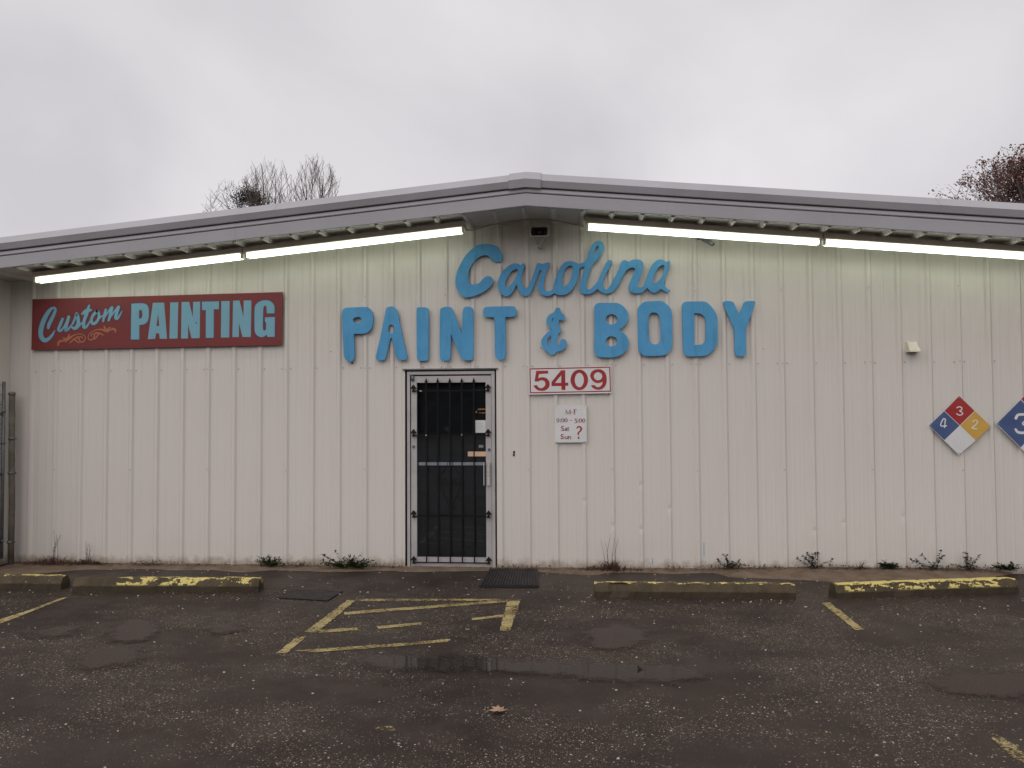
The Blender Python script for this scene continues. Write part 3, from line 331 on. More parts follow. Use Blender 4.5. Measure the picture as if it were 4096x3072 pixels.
def speckled(name, c1, c2, scale=8.0, rough=0.55, metal=0.0, spec=0.4, bump=0.0, fine=60.0, rvar=0.1):
    if name in MATS: return MATS[name]
    t = NT(name); v = t.geo()
    a = t.noise(v, scale, 4, 0.6); b = t.noise(v, fine, 3, 0.6)
    f = t.ramp(t.math('ADD', t.math('MULTIPLY', a, 0.65), t.math('MULTIPLY', b, 0.35)), 0.33, 0.67)
    col = t.mix(f, c1, c2)
    nr = t.bump(b, bump, 0.004) if bump else None
    rg = t.ramp(a, 0.3, 0.7, max(rough - rvar, 0.03), min(rough + rvar, 1))
    MATS[name] = t.done(t.bsdf(col, rg, metal, spec, nr))
    return MATS[name]

def sep(t, v):
    o = t.n("SeparateXYZ"); t.l(v, o.inputs[0]); return o.outputs

def wall_paint():
    t = NT("white_painted_steel"); v = t.geo(); xyz = sep(t, v)
    base = t.mix(t.noise(v, 0.9, 3), (0.590, 0.545, 0.508), (0.640, 0.595, 0.556))
    # rain streaks: long thin vertical dirt, strongest under the roof edge
    s1 = t.noise(t.mapped(v, (34, 34, 0.55)), 1.0, 4, 0.6)
    s2 = t.noise(t.mapped(v, (90, 90, 1.4), (3, 0, 1)), 1.0, 3, 0.6)
    top = t.ramp(xyz[2], 1.3, 3.6, 0.25, 1.0)
    st = t.math('MULTIPLY', t.ramp(t.math('ADD', t.math('MULTIPLY', s1, 0.6), t.math('MULTIPLY', s2, 0.4)), 0.52, 0.70), top)
    col = t.mix(t.math('MULTIPLY', st, 0.42), base, (0.30, 0.285, 0.25))
    # patchy green-grey cast of the tube lights painted into the upper wall
    g = t.math('MULTIPLY', t.ramp(t.noise(v, 1.6, 4, 0.6), 0.35, 0.7), t.ramp(xyz[2], 2.3, 3.5))
    col = t.mix(t.math('MULTIPLY', g, 0.22), col, (0.33, 0.33, 0.26))
    # splash dirt and rust at the foot
    d = t.math('ADD', xyz[2], t.math('MULTIPLY', t.noise(v, 9, 4, 0.65), -0.22))
    col = t.mix(t.ramp(d, 0.02, -0.10, 0.0, 0.75), col, (0.23, 0.165, 0.11))
    d2 = t.math('ADD', xyz[2], t.math('MULTIPLY', t.noise(v, 2.5, 3, 0.6), -0.75))
    col = t.mix(t.ramp(d2, 0.16, -0.3, 0.0, 0.10), col, (0.42, 0.37, 0.30))
    # scuffs
    sc = t.ramp(t.noise(t.mapped(v, (9, 9, 5)), 3.0, 6, 0.75), 0.68, 0.76)
    col = t.mix(t.math('MULTIPLY', sc, 0.35), col, (0.33, 0.31, 0.29))
    can = t.noise(t.mapped(v, (2.4, 1, 0.8)), 1.0, 2)
    nr = t.bump(t.math('ADD', can, t.math('MULTIPLY', t.noise(v, 120, 2), 0.02)), 0.28, 0.03)
    return t.done(t.bsdf(col, t.ramp(s1, 0.3, 0.7, 0.42, 0.6), 0, 0.35, nr))
M_WALL = wall_paint()

M_FASCIA = speckled("grey_rake_trim", (0.31, 0.303, 0.322), (0.36, 0.352, 0.374), 1.4, 0.45, 0, 0.4)
M_FASCIA2 = speckled("grey_fascia_flat", (0.295, 0.288, 0.305), (0.350, 0.341, 0.362), 1.1, 0.5, 0, 0.35)
M_SOFFIT = speckled("soffit_white", (0.52, 0.50, 0.46), (0.62, 0.59, 0.55), 3, 0.6)
M_ROOF = speckled("galvanised_roof", (0.35, 0.35, 0.36), (0.45, 0.45, 0.46), 1, 0.4, 0.4)
M_DARK = speckled("recess_shade_black", (0.012, 0.012, 0.013), (0.02, 0.02, 0.02), 20, 0.7)  # near-black that stands in for shade in gaps, holes and openings
M_ALU = speckled("worn_aluminium", (0.38, 0.36, 0.36), (0.46, 0.435, 0.43), 3, 0.45, 0.25, 0.5)
M_ALU2 = speckled("bright_aluminium", (0.55, 0.53, 0.52), (0.66, 0.64, 0.63), 5, 0.35, 0.4, 0.5)
M_BAR = speckled("white_push_bar", (0.80, 0.80, 0.80), (0.86, 0.86, 0.86), 5, 0.5)
M_SCREW = speckled("screw_head", (0.30, 0.28, 0.25), (0.40, 0.37, 0.33), 40, 0.5)
M_IRON = speckled("black_wrought_iron", (0.006, 0.006, 0.007), (0.013, 0.012, 0.012), 14, 0.65, 0, 0.15, 0.2)
M_RUST = speckled("rusty_iron", (0.010, 0.007, 0.007), (0.030, 0.019, 0.015), 12, 0.75, 0, 0.15, 0.3)
M_CHIP = speckled("white_chip", (0.55, 0.55, 0.53), (0.65, 0.65, 0.63), 40, 0.7)
M_PAPER = speckled("paper_notice", (0.58, 0.575, 0.55), (0.66, 0.655, 0.63), 6, 0.8)
M_CARD = speckled("peach_card", (0.62, 0.40, 0.26), (0.70, 0.47, 0.32), 6, 0.8)
M_STICK = speckled("grey_sticker", (0.14, 0.15, 0.14), (0.24, 0.25, 0.23), 50, 0.8)
M_AMBER = speckled("amber_print", (0.26, 0.12, 0.04), (0.36, 0.19, 0.07), 30, 0.8)
M_INK = speckled("grey_ink", (0.30, 0.31, 0.30), (0.38, 0.39, 0.38), 30, 0.8)

def letter_blue():
    t = NT("blue_painted_plywood"); v = t.geo()
    a = t.noise(v, 5, 4, 0.6); b = t.noise(t.mapped(v, (1, 1, 1), (7, 2, 1)), 85, 3, 0.7)
    col = t.mix(t.ramp(a, 0.3, 0.7), (0.072, 0.285, 0.525), (0.088, 0.322, 0.575))
    col = t.mix(t.ramp(b, 0.64, 0.74, 0, 0.75), col, (0.028, 0.085, 0.17))
    col = t.mix(t.ramp(t.noise(t.mapped(v, (22, 22, 2.2)), 1.0, 5, 0.7), 0.50, 0.72, 0, 0.35), col, (0.035, 0.12, 0.21))
    col = t.mix(t.ramp(t.noise(v, 26, 5, 0.7), 0.66, 0.72, 0, 0.8), col, (0.11, 0.33, 0.52))
    nrm = sep(t, t.n("NewGeometry").outputs['Normal'])
    edge = t.ramp(t.math('ABSOLUTE', nrm[1]), 0.6, 0.2)          # sawn edge, darker than the face
    col = t.mix(t.math('MULTIPLY', edge, 0.55), col, (0.05, 0.05, 0.06))
    return t.done(t.bsdf(col, 0.62, 0, 0.3, t.bump(b, 0.25, 0.003)))
M_BLUE = letter_blue()
M_SIGNRED = speckled("maroon_sign_paint", (0.148, 0.0155, 0.0145), (0.178, 0.022, 0.020), 2.0, 0.42, 0, 0.4)
M_SIGNBLUE = speckled("sky_blue_sign_paint", (0.155, 0.345, 0.455), (0.18, 0.38, 0.49), 3, 0.5)
M_SIGNNAVY = speckled("navy_outline_paint", (0.030, 0.035, 0.13), (0.042, 0.05, 0.16), 9, 0.5)
M_FLOUR = speckled("orange_flourish_paint", (0.36, 0.10, 0.052), (0.44, 0.15, 0.065), 14, 0.5)
M_SIGNWHITE = speckled("white_sign_face", (0.60, 0.595, 0.60), (0.66, 0.65, 0.655), 5, 0.45)
M_NUMRED = speckled("red_numeral_vinyl", (0.30, 0.020, 0.022), (0.34, 0.028, 0.029), 8, 0.4)
M_TEXTRED = speckled("dark_red_lettering", (0.20, 0.030, 0.035), (0.26, 0.045, 0.048), 30, 0.5)
M_HRED = speckled("hazard_red", (0.30, 0.020, 0.022), (0.34, 0.028, 0.029), 6, 0.45)
M_HBLUE = speckled("hazard_blue", (0.050, 0.082, 0.195), (0.064, 0.10, 0.225), 6, 0.45)
M_HYEL = speckled("hazard_yellow", (0.52, 0.30, 0.055), (0.58, 0.35, 0.075), 6, 0.45)
M_HWHITE = speckled("hazard_white", (0.60, 0.59, 0.60), (0.66, 0.65, 0.66), 6, 0.45)
M_DIGIT = speckled("white_digit_paint", (0.62, 0.61, 0.60), (0.72, 0.71, 0.70), 20, 0.6)
M_GALV = speckled("galvanised_pipe", (0.115, 0.115, 0.125), (0.19, 0.19, 0.20), 9, 0.5, 0.35)
M_POST = speckled("weathered_post", (0.085, 0.072, 0.058), (0.165, 0.14, 0.12), 7, 0.7, 0, 0.3, 0.3)
M_FIXT = speckled("dirty_fixture_enamel", (0.46, 0.40, 0.345), (0.56, 0.50, 0.44), 4, 0.6)
M_BEIGE = speckled("aged_beige_plastic", (0.60, 0.57, 0.50), (0.68, 0.65, 0.57), 10, 0.55)
M_HORN = speckled("grimy_horn_plastic", (0.34, 0.32, 0.28), (0.42, 0.40, 0.35), 10, 0.6)
M_HORN_IN = speckled("dark_horn_throat", (0.055, 0.05, 0.048), (0.085, 0.078, 0.074), 18, 0.6)
M_CABLE = speckled("grey_cable", (0.26, 0.22, 0.19), (0.34, 0.30, 0.26), 20, 0.6)
M_CREAM = speckled("cream_vent_paint", (0.56, 0.53, 0.42), (0.63, 0.60, 0.49), 12, 0.5)
M_RUBBER = speckled("wet_black_rubber", (0.010, 0.009, 0.009), (0.022, 0.019, 0.019), 14, 0.6, 0, 0.25, 0.4, 90)

def lamp_mat():
    t = NT("lit_fluorescent_tube")
    e = t.n("Emission"); e.inputs['Color'].default_value = (0.90, 1.0, 0.80, 1); e.inputs['Strength'].default_value = 5.4
    return t.done(e.outputs[0])
M_TUBE = lamp_mat()

def glass_mat():
    t = NT("tinted_door_glass")
    fr = t.n("Fresnel"); fr.inputs['IOR'].default_value = 1.5
    tr = t.n("BsdfTransparent"); tr.inputs['Color'].default_value = (0.86, 0.88, 0.90, 1)
    gl = t.n("BsdfGlossy"); gl.inputs['Roughness'].default_value = 0.02; gl.inputs['Color'].default_value = (0.8, 0.85, 0.9, 1)
    mx = t.n("MixShader"); t.l(fr.outputs[0], mx.inputs[0]); t.l(tr.outputs[0], mx.inputs[1]); t.l(gl.outputs[0], mx.inputs[2])
    return t.done(mx.outputs[0])
M_GLASS = glass_mat()

def asphalt():
    t = NT("wet_worn_asphalt"); v = t.geo(); xyz = sep(t, v)
    big = t.noise(v, 0.55, 4, 0.55); mid = t.noise(v, 3.2, 5, 0.6); fine = t.noise(v, 210, 3, 0.7)
    base = t.mix(t.ramp(big, 0.32, 0.68), (0.0225, 0.0148, 0.0118), (0.043, 0.0295, 0.0225))
    base = t.mix(t.ramp(mid, 0.42, 0.66, 0, 0.5), base, (0.052, 0.0365, 0.0275))
    base = t.mix(t.ramp(fine, 0.35, 0.7, 0, 0.55), base, (0.017, 0.0125, 0.0112))
    oil = t.ramp(t.noise(t.mapped(v, (1, 1.6, 1), (2.7, 8.1, 0)), 1.7, 5, 0.6, 0.4), 0.63, 0.74)
    base = t.mix(t.math('MULTIPLY', oil, 0.6), base, (0.012, 0.0105, 0.0105))
    # exposed aggregate: worn through more out in the bays than against the wall
    wear = t.math('ADD', xyz[1], t.math('MULTIPLY', t.noise(v, 1.1, 4, 0.6), 1.9))
    wear = t.ramp(wear, 0.55, -1.1)
    patch = t.ramp(t.noise(t.mapped(v, (1, 1.5, 1), (4, 1, 0)), 0.95, 4, 0.6), 0.40, 0.60, 0.05, 1.0)
    wear = t.math('MULTIPLY', wear, patch)
    h = None
    col = base
    for sc, cov, r, c1, c2 in ((135.0, 0.40, 0.42, (0.048, 0.033, 0.025), (0.17, 0.125, 0.095)), (88.0, 0.30, 0.36, (0.10, 0.068, 0.042), (0.32, 0.265, 0.20)), (60.0, 0.13, 0.30, (0.20, 0.155, 0.11), (0.52, 0.48, 0.41))):
        vo = t.n("TexVoronoi"); vo.inputs['Scale'].default_value = sc; vo.inputs['Randomness'].default_value = 1.0
        t.l(v, vo.inputs['Vector'])
        cs = t.n("SeparateColor"); t.l(vo.outputs['Color'], cs.inputs[0])
        on = t.ramp(t.math('SUBTRACT', cs.outputs[0], t.math('MULTIPLY', wear, cov)), 0.0, -0.01)
        stone = t.math('MULTIPLY', on, t.ramp(vo.outputs['Distance'], r + 0.07, r - 0.07))
        sc_col = t.mix(cs.outputs[1], c1, c2)
        col = t.mix(stone, col, sc_col)
        h = stone if h is None else t.math('ADD', h, stone)
    hh = t.math('ADD', t.math('MULTIPLY', h, 0.6), t.math('MULTIPLY', fine, 0.6))
    nr = t.bump(hh, 0.55, 0.006)
    wet = t.ramp(t.noise(v, 0.8, 4, 0.6), 0.35, 0.65)
    rough = t.math('ADD', t.math('MULTIPLY', wet, -0.18), 0.64)
    return t.done(t.bsdf(col, rough, 0, 0.20, nr))
M_ASPHALT = asphalt()

def puddle_mat(name, gloss, amount, mud):
    t = NT(name)
    at = t.n("Attribute"); at.attribute_name = "depth"
    v = t.geo()
    f = t.math('ADD', at.outputs['Fac'], t.math('MULTIPLY', t.noise(v, 6, 5, 0.65), 0.9))
    f = t.math('ADD', f, t.math('MULTIPLY', t.noise(v, 60, 3, 0.6), 0.18))
    mask = t.ramp(f, 0.62, 1.06)
    fr = t.n("Fresnel"); fr.inputs['IOR'].default_value = 1.36
    gl = t.n("BsdfGlossy"); gl.inputs['Roughness'].default_value = gloss
    tr = t.n("BsdfTransparent"); tr.inputs['Color'].default_value = (0.86, 0.84, 0.82, 1)
    clear = t.n("BsdfTransparent")
    wv = t.bump(t.noise(v, 9, 2), 0.03, 0.01); t.l(wv, gl.inputs['Normal'])
    silt = t.n("BsdfDiffuse"); silt.inputs['Color'].default_value = (*mud, 1)
    under = t.n("MixShader"); under.inputs[0].default_value = 0.80
    t.l(tr.outputs[0], under.inputs[1]); t.l(silt.outputs[0], under.inputs[2])
    mx = t.n("MixShader"); t.l(t.math('MULTIPLY', fr.outputs[0], amount), mx.inputs[0]); t.l(under.outputs[0], mx.inputs[1]); t.l(gl.outputs[0], mx.inputs[2])
    m2 = t.n("MixShader"); t.l(mask, m2.inputs[0]); t.l(clear.outputs[0], m2.inputs[1]); t.l(mx.outputs[0], m2.inputs[2])
    return t.done(m2.outputs[0])
M_PUDDLE = puddle_mat("thin_rain_water", 0.06, 0.70, (0.036, 0.027, 0.023))
M_DAMP = puddle_mat("drying_rain_film", 0.22, 0.45, (0.056, 0.041, 0.034))

def paint_line(name, cover):
    t = NT(name); v = t.geo()
    a = t.noise(v, 42, 5, 0.72); b = t.noise(v, 4.5, 4, 0.6); c = t.noise(v, 130, 3, 0.7)
    f = t.math('ADD', t.math('ADD', t.math('MULTIPLY', a, 0.40), t.math('MULTIPLY', b, 0.25)), t.math('MULTIPLY', c, 0.35))
    mask = t.ramp(f, 0.50 - cover, 0.535 - cover)
    col = t.mix(t.ramp(b, 0.3, 0.7), (0.33, 0.25, 0.088), (0.42, 0.335, 0.15))
    col = t.mix(t.ramp(c, 0.45, 0.7, 0, 0.6), col, (0.15, 0.11, 0.06))
    sh = t.bsdf(col, 0.55, 0, 0.4)
    tr = t.n("BsdfTransparent")
    mx = t.n("MixShader"); t.l(mask, mx.inputs[0]); t.l(tr.outputs[0], mx.inputs[1]); t.l(sh, mx.inputs[2])
    return t.done(mx.outputs[0])
M_LINE = paint_line("worn_yellow_line", 0.042)
M_LINE2 = paint_line("ghost_yellow_line", 0.006)

def sand_mat():
    t = NT("sandy_dirt"); v = t.geo()
    a = t.noise(v, 5, 5, 0.65); b = t.noise(v, 90, 4, 0.7)
    col = t.mix(t.ramp(a, 0.3, 0.7), (0.125, 0.088, 0.062), (0.205, 0.150, 0.110))
    col = t.mix(t.ramp(b, 0.4, 0.75, 0, 0.7), col, (0.07, 0.048, 0.036))
    return t.done(t.bsdf(col, 0.9, 0, 0.2, t.bump(b, 0.6, 0.01)))
M_SAND = sand_mat()

def stop_mat(i, x0, x1, face, top):
    """aged mossy concrete wheel stop with what is left of its yellow paint; world x range says where paint survives"""
    t = NT("mossy_concrete_%s" % "abcd"[i]); v = t.geo(); xyz = sep(t, v)
    nrm = sep(t, t.n("NewGeometry").outputs['Normal'])
    a = t.noise(t.mapped(v, (1, 1, 1), (i * 3.7, 0, 0)), 6, 5, 0.65); b = t.noise(v, 70, 4, 0.7)
    col = t.mix(t.ramp(a, 0.3, 0.7), (0.046, 0.032, 0.016), (0.082, 0.058, 0.031))
    col = t.mix(t.ramp(b, 0.42, 0.72, 0, 0.6), col, (0.034, 0.027, 0.016))
    col = t.mix(t.ramp(t.noise(v, 14, 4, 0.7), 0.60, 0.72, 0, 0.7), col, (0.028, 0.030, 0.012))
    low = t.ramp(t.math('ADD', xyz[2], t.math('MULTIPLY', a, 0.03)), 0.085, 0.055)
    col = t.mix(t.math('MULTIPLY', low, 0.6), col, (0.026, 0.020, 0.012))
    n1 = t.noise(t.mapped(v, (7, 16, 16), (i * 1.9, 0, 0)), 1.0, 5, 0.62); n2 = t.noise(v, 48, 3, 0.6)
    f = t.math('ADD', t.math('MULTIPLY', n1, 0.75), t.math('MULTIPLY', n2, 0.25))
    up = t.ramp(nrm[2], 0.55, 0.95)
    bias = t.math('ADD', t.math('MULTIPLY', up, top - face), face)
    rng = t.ramp(xyz[0], x0 - 0.15, x0 + 0.25); rng2 = t.ramp(xyz[0], x1 + 0.15, x1 - 0.25)
    keep = t.math('MULTIPLY', t.math('MULTIPLY', rng, rng2), 1.0)
    f = t.math('ADD', f, t.math('MULTIPLY', t.math('SUBTRACT', keep, 1.0), 0.35))
    f = t.math('ADD', f, bias)
    hi = t.ramp(xyz[2], 0.055, 0.075)
    mask = t.math('MULTIPLY', t.ramp(f, 0.50, 0.52), hi)
    yel = t.mix(t.ramp(n2, 0.3, 0.7), (0.50, 0.40, 0.12), (0.60, 0.50, 0.18))
    col = t.mix(mask, col, yel)
    hgt = t.math('ADD', t.math('MULTIPLY', b, 0.5), t.math('MULTIPLY', mask, 0.25))
    return t.done(t.bsdf(col, 0.72, 0, 0.3, t.bump(hgt, 0.6, 0.008)))

def leafy(name, c1, c2, rough=0.6):
    if name in MATS: return MATS[name]
    t = NT(name); v = t.geo()
    col = t.mix(t.ramp(t.noise(v, 30, 3), 0.3, 0.7), c1, c2)
    s = t.n("BsdfPrincipled"); t.l(col, s.inputs['Base Color']); s.inputs['Roughness'].default_value = rough
    s.inputs['Specular IOR Level'].default_value = 0.25
    MATS[name] = t.done(s.outputs[0]); return MATS[name]
M_WEEDG = leafy("weed_green", (0.030, 0.050, 0.016), (0.065, 0.092, 0.036))
M_WEEDD = leafy("weed_dark", (0.030, 0.032, 0.020), (0.060, 0.055, 0.038))
M_DEAD = leafy("dead_grass", (0.065, 0.034, 0.022), (0.14, 0.078, 0.052))
M_BARK = leafy("grey_brown_bark", (0.075, 0.058, 0.052), (0.13, 0.105, 0.098), 0.9)
M_TWIG = leafy("reddish_twig", (0.115, 0.085, 0.08), (0.19, 0.145, 0.135), 0.9)
M_EVER = leafy("mistletoe_leaf", (0.022, 0.030, 0.020), (0.045, 0.056, 0.036))
M_RUSSET = leafy("russet_leaf", (0.20, 0.095, 0.080), (0.36, 0.19, 0.16))
M_LEAF = leafy("fallen_leaf_tan", (0.27, 0.165, 0.10), (0.36, 0.24, 0.16))

# ------------------------------------------------------------------ ground
g = MB()
NX = [-400, -60, -20, -9] + [-8 + i for i in range(17)] + [9, 20, 60, 400]
NY = [-400, -60, -20, -12] + [-10 + i for i in range(14)] + [10, 30, 80, 400]
vs = [(x, y, 0.0) for y in NY for x in NX]
W_ = len(NX)
g.add(vs, [(j * W_ + i, j * W_ + i + 1, (j + 1) * W_ + i + 1, (j + 1) * W_ + i) for j in range(len(NY) - 1) for i in range(W_ - 1)])
lot = g.build("parking_lot", M_ASPHALT, centre=False)
tag(lot, "wet worn asphalt parking lot with pale aggregate showing", "pavement", kind="structure")

def ground_poly(name, pts, z, mat, parent=None):
    m = MB(); m.add([(x, y, z) for x, y in pts], [tuple(range(len(pts)))])
    me = m.mesh(name, mat)
    bm = bmesh.new(); bm.from_mesh(me); bmesh.ops.triangulate(bm, faces=bm.faces)
    for f in bm.faces:
        if f.normal.z < 0: f.normal_flip()
    bm.to_mesh(me); bm.free()
    return place(me, name, parent)

def ragged(pts, step=.03, amt=.006):
    out = []
    for a, b in zip(pts, pts[1:] + pts[:1]):
        L = math.hypot(b[0] - a[0], b[1] - a[1]); n = max(1, int(L / step))
        for k in range(n):
            t = k / n
            out.append((a[0] + (b[0] - a[0]) * t + random.uniform(-amt, amt), a[1] + (b[1] - a[1]) * t + random.uniform(-amt, amt)))
    return out
for i, ln in enumerate(LINES):
    ln = ragged(ln)
    o = ground_poly("painted_line", ln, 0.004, M_LINE2 if i in (2, 9, 12) else M_LINE, lot)

PL = ["long shallow rain puddle mirroring the glass door", "small puddle on the bare asphalt in front of the plain wheel stop",
      "nearest of the three puddles at the left of the lot", "middle puddle left of the hatched box behind the nearest one",
      "narrow puddle at far left below the slanted line", "faint damp patch just left of the hatched box", "puddle at the right edge of the lot"]
def puddle_grid(pts, label):
    """water sheet as a fine grid clipped to the outline, with depth growing away from the shore"""
    sm = chaikin(pts, 2)
    x0 = min(q[0] for q in sm); x1 = max(q[0] for q in sm); y0 = min(q[1] for q in sm); y1 = max(q[1] for q in sm)
    st = max((x1 - x0) / 60, 0.03); sy = max((y1 - y0) / 22, 0.012)
    def inside(x, y):
        c = False; n = len(sm)
        for i in range(n):
            a, b = sm[i], sm[(i + 1) % n]
            if (a[1] > y) != (b[1] > y) and x < (b[0] - a[0]) * (y - a[1]) / (b[1] - a[1]) + a[0]: c = not c
        return c
    def shore(x, y):
        best = 9
        n = len(sm)
        for i in range(n):
            a, b = sm[i], sm[(i + 1) % n]
            dx, dy = b[0] - a[0], b[1] - a[1]
            L2 = dx * dx + dy * dy or 1e-9
            t = max(0, min(1, ((x - a[0]) * dx + (y - a[1]) * dy) / L2))
            best = min(best, math.hypot(x - a[0] - t * dx, (y - a[1] - t * dy)))
        return best if inside(x, y) else -best
    nx = int((x1 - x0 + 0.3) / st) + 1; ny = int((y1 - y0 + 0.3) / sy) + 1
    vs, dv, fs, idx = [], [], [], {}
    for j in range(ny + 1):
        for i in range(nx + 1):
            x = x0 - 0.15 + i * st; y = y0 - 0.15 + j * sy
            d = shore(x, y)
            dv.append(0.36 + max(-0.4, min(0.34, d * 2.6))); vs.append((x, y, 0.008))
    for j in range(ny):
        for i in range(nx):
            q = (j * (nx + 1) + i, j * (nx + 1) + i + 1, (j + 1) * (nx + 1) + i + 1, (j + 1) * (nx + 1) + i)
            if max(dv[k] for k in q) > 0.0: fs.append(q)
    me = bpy.data.meshes.new("puddle"); me.from_pydata(vs, [], fs); me.materials.append(M_PUDDLE if 'mirroring' in label else M_DAMP)
    a = me.attributes.new("depth", 'FLOAT', 'POINT'); a.data.foreach_set('value', dv)
    bm = bmesh.new(); bm.from_mesh(me)
    bmesh.ops.delete(bm, geom=[q for q in bm.verts if not q.link_faces], context='VERTS')
    bm.to_mesh(me); bm.free()
    return tag(place(me, "puddle"), label, "puddle", None, "structure")
for pts, lb in zip(PUDDLES, PL): puddle_grid(pts, lb)

# sandy dirt washed up along the foot of the wall
m = MB()
fr = catmull([(x, y) for x, y in SAND], 6)
fr = [(x, y + random.uniform(-0.012, 0.012)) for x, y in fr]
def dirt_h(x): return 0.016 + 0.038 * max(0.0, min(1.0, (x - 0.3) / 2.2))
vs = []
rows = [0.0, 0.08, 0.25, 0.5, 0.75, 1.0]
for k in rows:
    for x, y in fr:
        yy = y + (0.10 - y) * k
        vs.append((x, yy, 0.003 + (0.002 if k == 0 else 0.0) - (0.006 if k == 0 else 0) + dirt_h(x) * min(1, k * 1.15) + (random.uniform(-0.002, 0.004) if 0 < k < 1 else 0)))
n = len(fr)
m.add(vs, [(r * n + i, r * n + i + 1, (r + 1) * n + i + 1, (r + 1) * n + i) for r in range(len(rows) - 1) for i in range(n - 1)], True)
dirt = m.build("dirt_strip", M_SAND)
tag(dirt, "strip of sandy brown dirt along the foot of the metal wall", "dirt", kind="structure")

# pale grit and chips lying loose
m = MB()
def pebble(m, x, y, z, r):
    h = r * random.uniform(0.35, 0.6); a = random.uniform(0, 6.28); e = random.uniform(0.6, 1.0)
    ring = [(x + math.cos(a + k * 1.0472) * r * random.uniform(.8, 1.1), y + math.sin(a + k * 1.0472) * r * e * random.uniform(.8, 1.1), z) for k in range(6)]
    top = [(x + (q[0] - x) * 0.55, y + (q[1] - y) * 0.55, z + h) for q in ring]
    m.add(ring + top, [(k, (k + 1) % 6, 6 + (k + 1) % 6, 6 + k) for k in range(6)] + [(6, 7, 8, 9, 10, 11)])
for _ in range(900):
    x = random.uniform(-5.5, 5.2); y = -random.uniform(0.25, 6.4)
    pebble(m, x, y, 0.0, random.choice((0.004, 0.005, 0.006, 0.007, 0.010)))
for _ in range(220):
    x = random.uniform(-6.0, 5.0); pebble(m, x, -random.uniform(0.12, 1.6) , 0.002, random.choice((0.004, 0.005, 0.006, 0.008, 0.011)))
grit = m.build("loose_grit", speckled("pale_grit", (0.22, 0.19, 0.16), (0.42, 0.38, 0.33), 30, 0.7), centre=False)
tag(grit, "pale loose grit scattered over the asphalt", "grit", kind="stuff")

# ------------------------------------------------------------------ steel building
RX, RZ, SLOPE = -0.535, 3.819, 0.0925           # ridge x, soffit height at ridge, roof pitch
XL, XR, OV, BACK = -6.635, 5.565, 0.75, 18.0    # inner faces of side walls, overhang, depth
def soff(x): return RZ - SLOPE * abs(x - RX)
bld = empty("steel_building", (RX, 0, 0), "long low white ribbed steel shop building with grey gable trim", "building")
PITCH, X0 = 0.3048, -6.361
DX0, DX1, DZ = -1.945, -0.922, 2.19             # door opening

def rib_profile(c):
    """one pitch starting at the left foot of a major rib centred at c: (x, outward)"""
    pr = [(c - .034, 0), (c - .0145, .0195), (c + .0145, .0195), (c + .036, 0)]
    for q in (.1016, .2032):
        pr += [(c + q - .016, 0), (c + q - .007, .0017), (c + q + .007, .0017), (c + q + .016, 0)]
    return pr

DENTS = [(0.047, 0.736), (0.356, 0.469), (0.665, 0.911), (0.665, 0.433), (0.971, 0.658), (2.476, 0.429), (2.783, 0.518), (3.385, 0.582)]
def wall_panel(a, b, ribs, off, name="wall_panel"):
    pts = []
    for c in ribs: pts += rib_profile(c)
    pts = [(a, 0)] + [q for q in pts if a + 1e-4 < q[0] < b - 1e-4] + [(b, 0)]
    # split at the door edges and at the ridge
    for cut in (DX0, DX1, RX):
        for i in range(len(pts) - 1):
            if pts[i][0] < cut - 1e-6 and pts[i + 1][0] > cut + 1e-6:
                t = (cut - pts[i][0]) / (pts[i + 1][0] - pts[i][0])
                pts.insert(i + 1, (cut, pts[i][1] * (1 - t) + pts[i + 1][1] * t)); break
    m = MB()
    for i in range(len(pts) - 1):
        (xa, ya), (xb, yb) = pts[i], pts[i + 1]
        mid = (xa + xb) / 2
        z0 = DZ if DX0 < mid < DX1 else -0.03
        zs = [z0, 2.224] if z0 < 0 else [z0]
        dz_ = [d for d in DENTS if abs(d[0] - mid) < .045] if z0 < 0 else []
        for d in dz_: zs += [d[1] - .045, d[1] - .012, d[1] + .010, d[1] + .05]
        zs.sort(); n = len(zs)
        def dent(z, o):
            for d in dz_:
                if d[1] - .02 < z < d[1] + .02: return o * (.80 if z < d[1] else .70)
            return o
        va = [(xa, -dent(z, ya) - off, z) for z in zs] + [(xa, -ya - off, soff(xa) + 0.03)]
        vb = [(xb, -dent(z, yb) - off, z) for z in zs] + [(xb, -yb - off, soff(xb) + 0.03)]
        m.add(va + vb, [(k, n + 1 + k, n + 2 + k, k + 1) for k in range(n)])
    me = bpy.data.meshes.new(name)
    me.from_pydata(m.v, [], m.f)
    bm = bmesh.new(); bm.from_mesh(me)
    bmesh.ops.remove_doubles(bm, verts=bm.verts, dist=1e-5)
    for f in bm.faces:
        if f.normal.y > 0: f.normal_flip()
    bm.to_mesh(me); bm.free()
    me.materials.append(M_WALL)
    return place(me, name, bld)

laps = [k for k in range(-2, 40, 3)]
edges = [XL] + [X0 + PITCH * k - .037 for k in laps if XL + .3 < X0 + PITCH * k - .037 < XR - .1] + [XR]
for i in range(len(edges) - 1):
    a, b = edges[i], edges[i + 1]
    ribs = [X0 + PITCH * k for k in range(-1, 41) if a - 0.02 < X0 + PITCH * k < b]
    wall_panel(a, b + (0.004 if i < len(edges) - 2 else 0), ribs, 0.0012 * (i % 2))

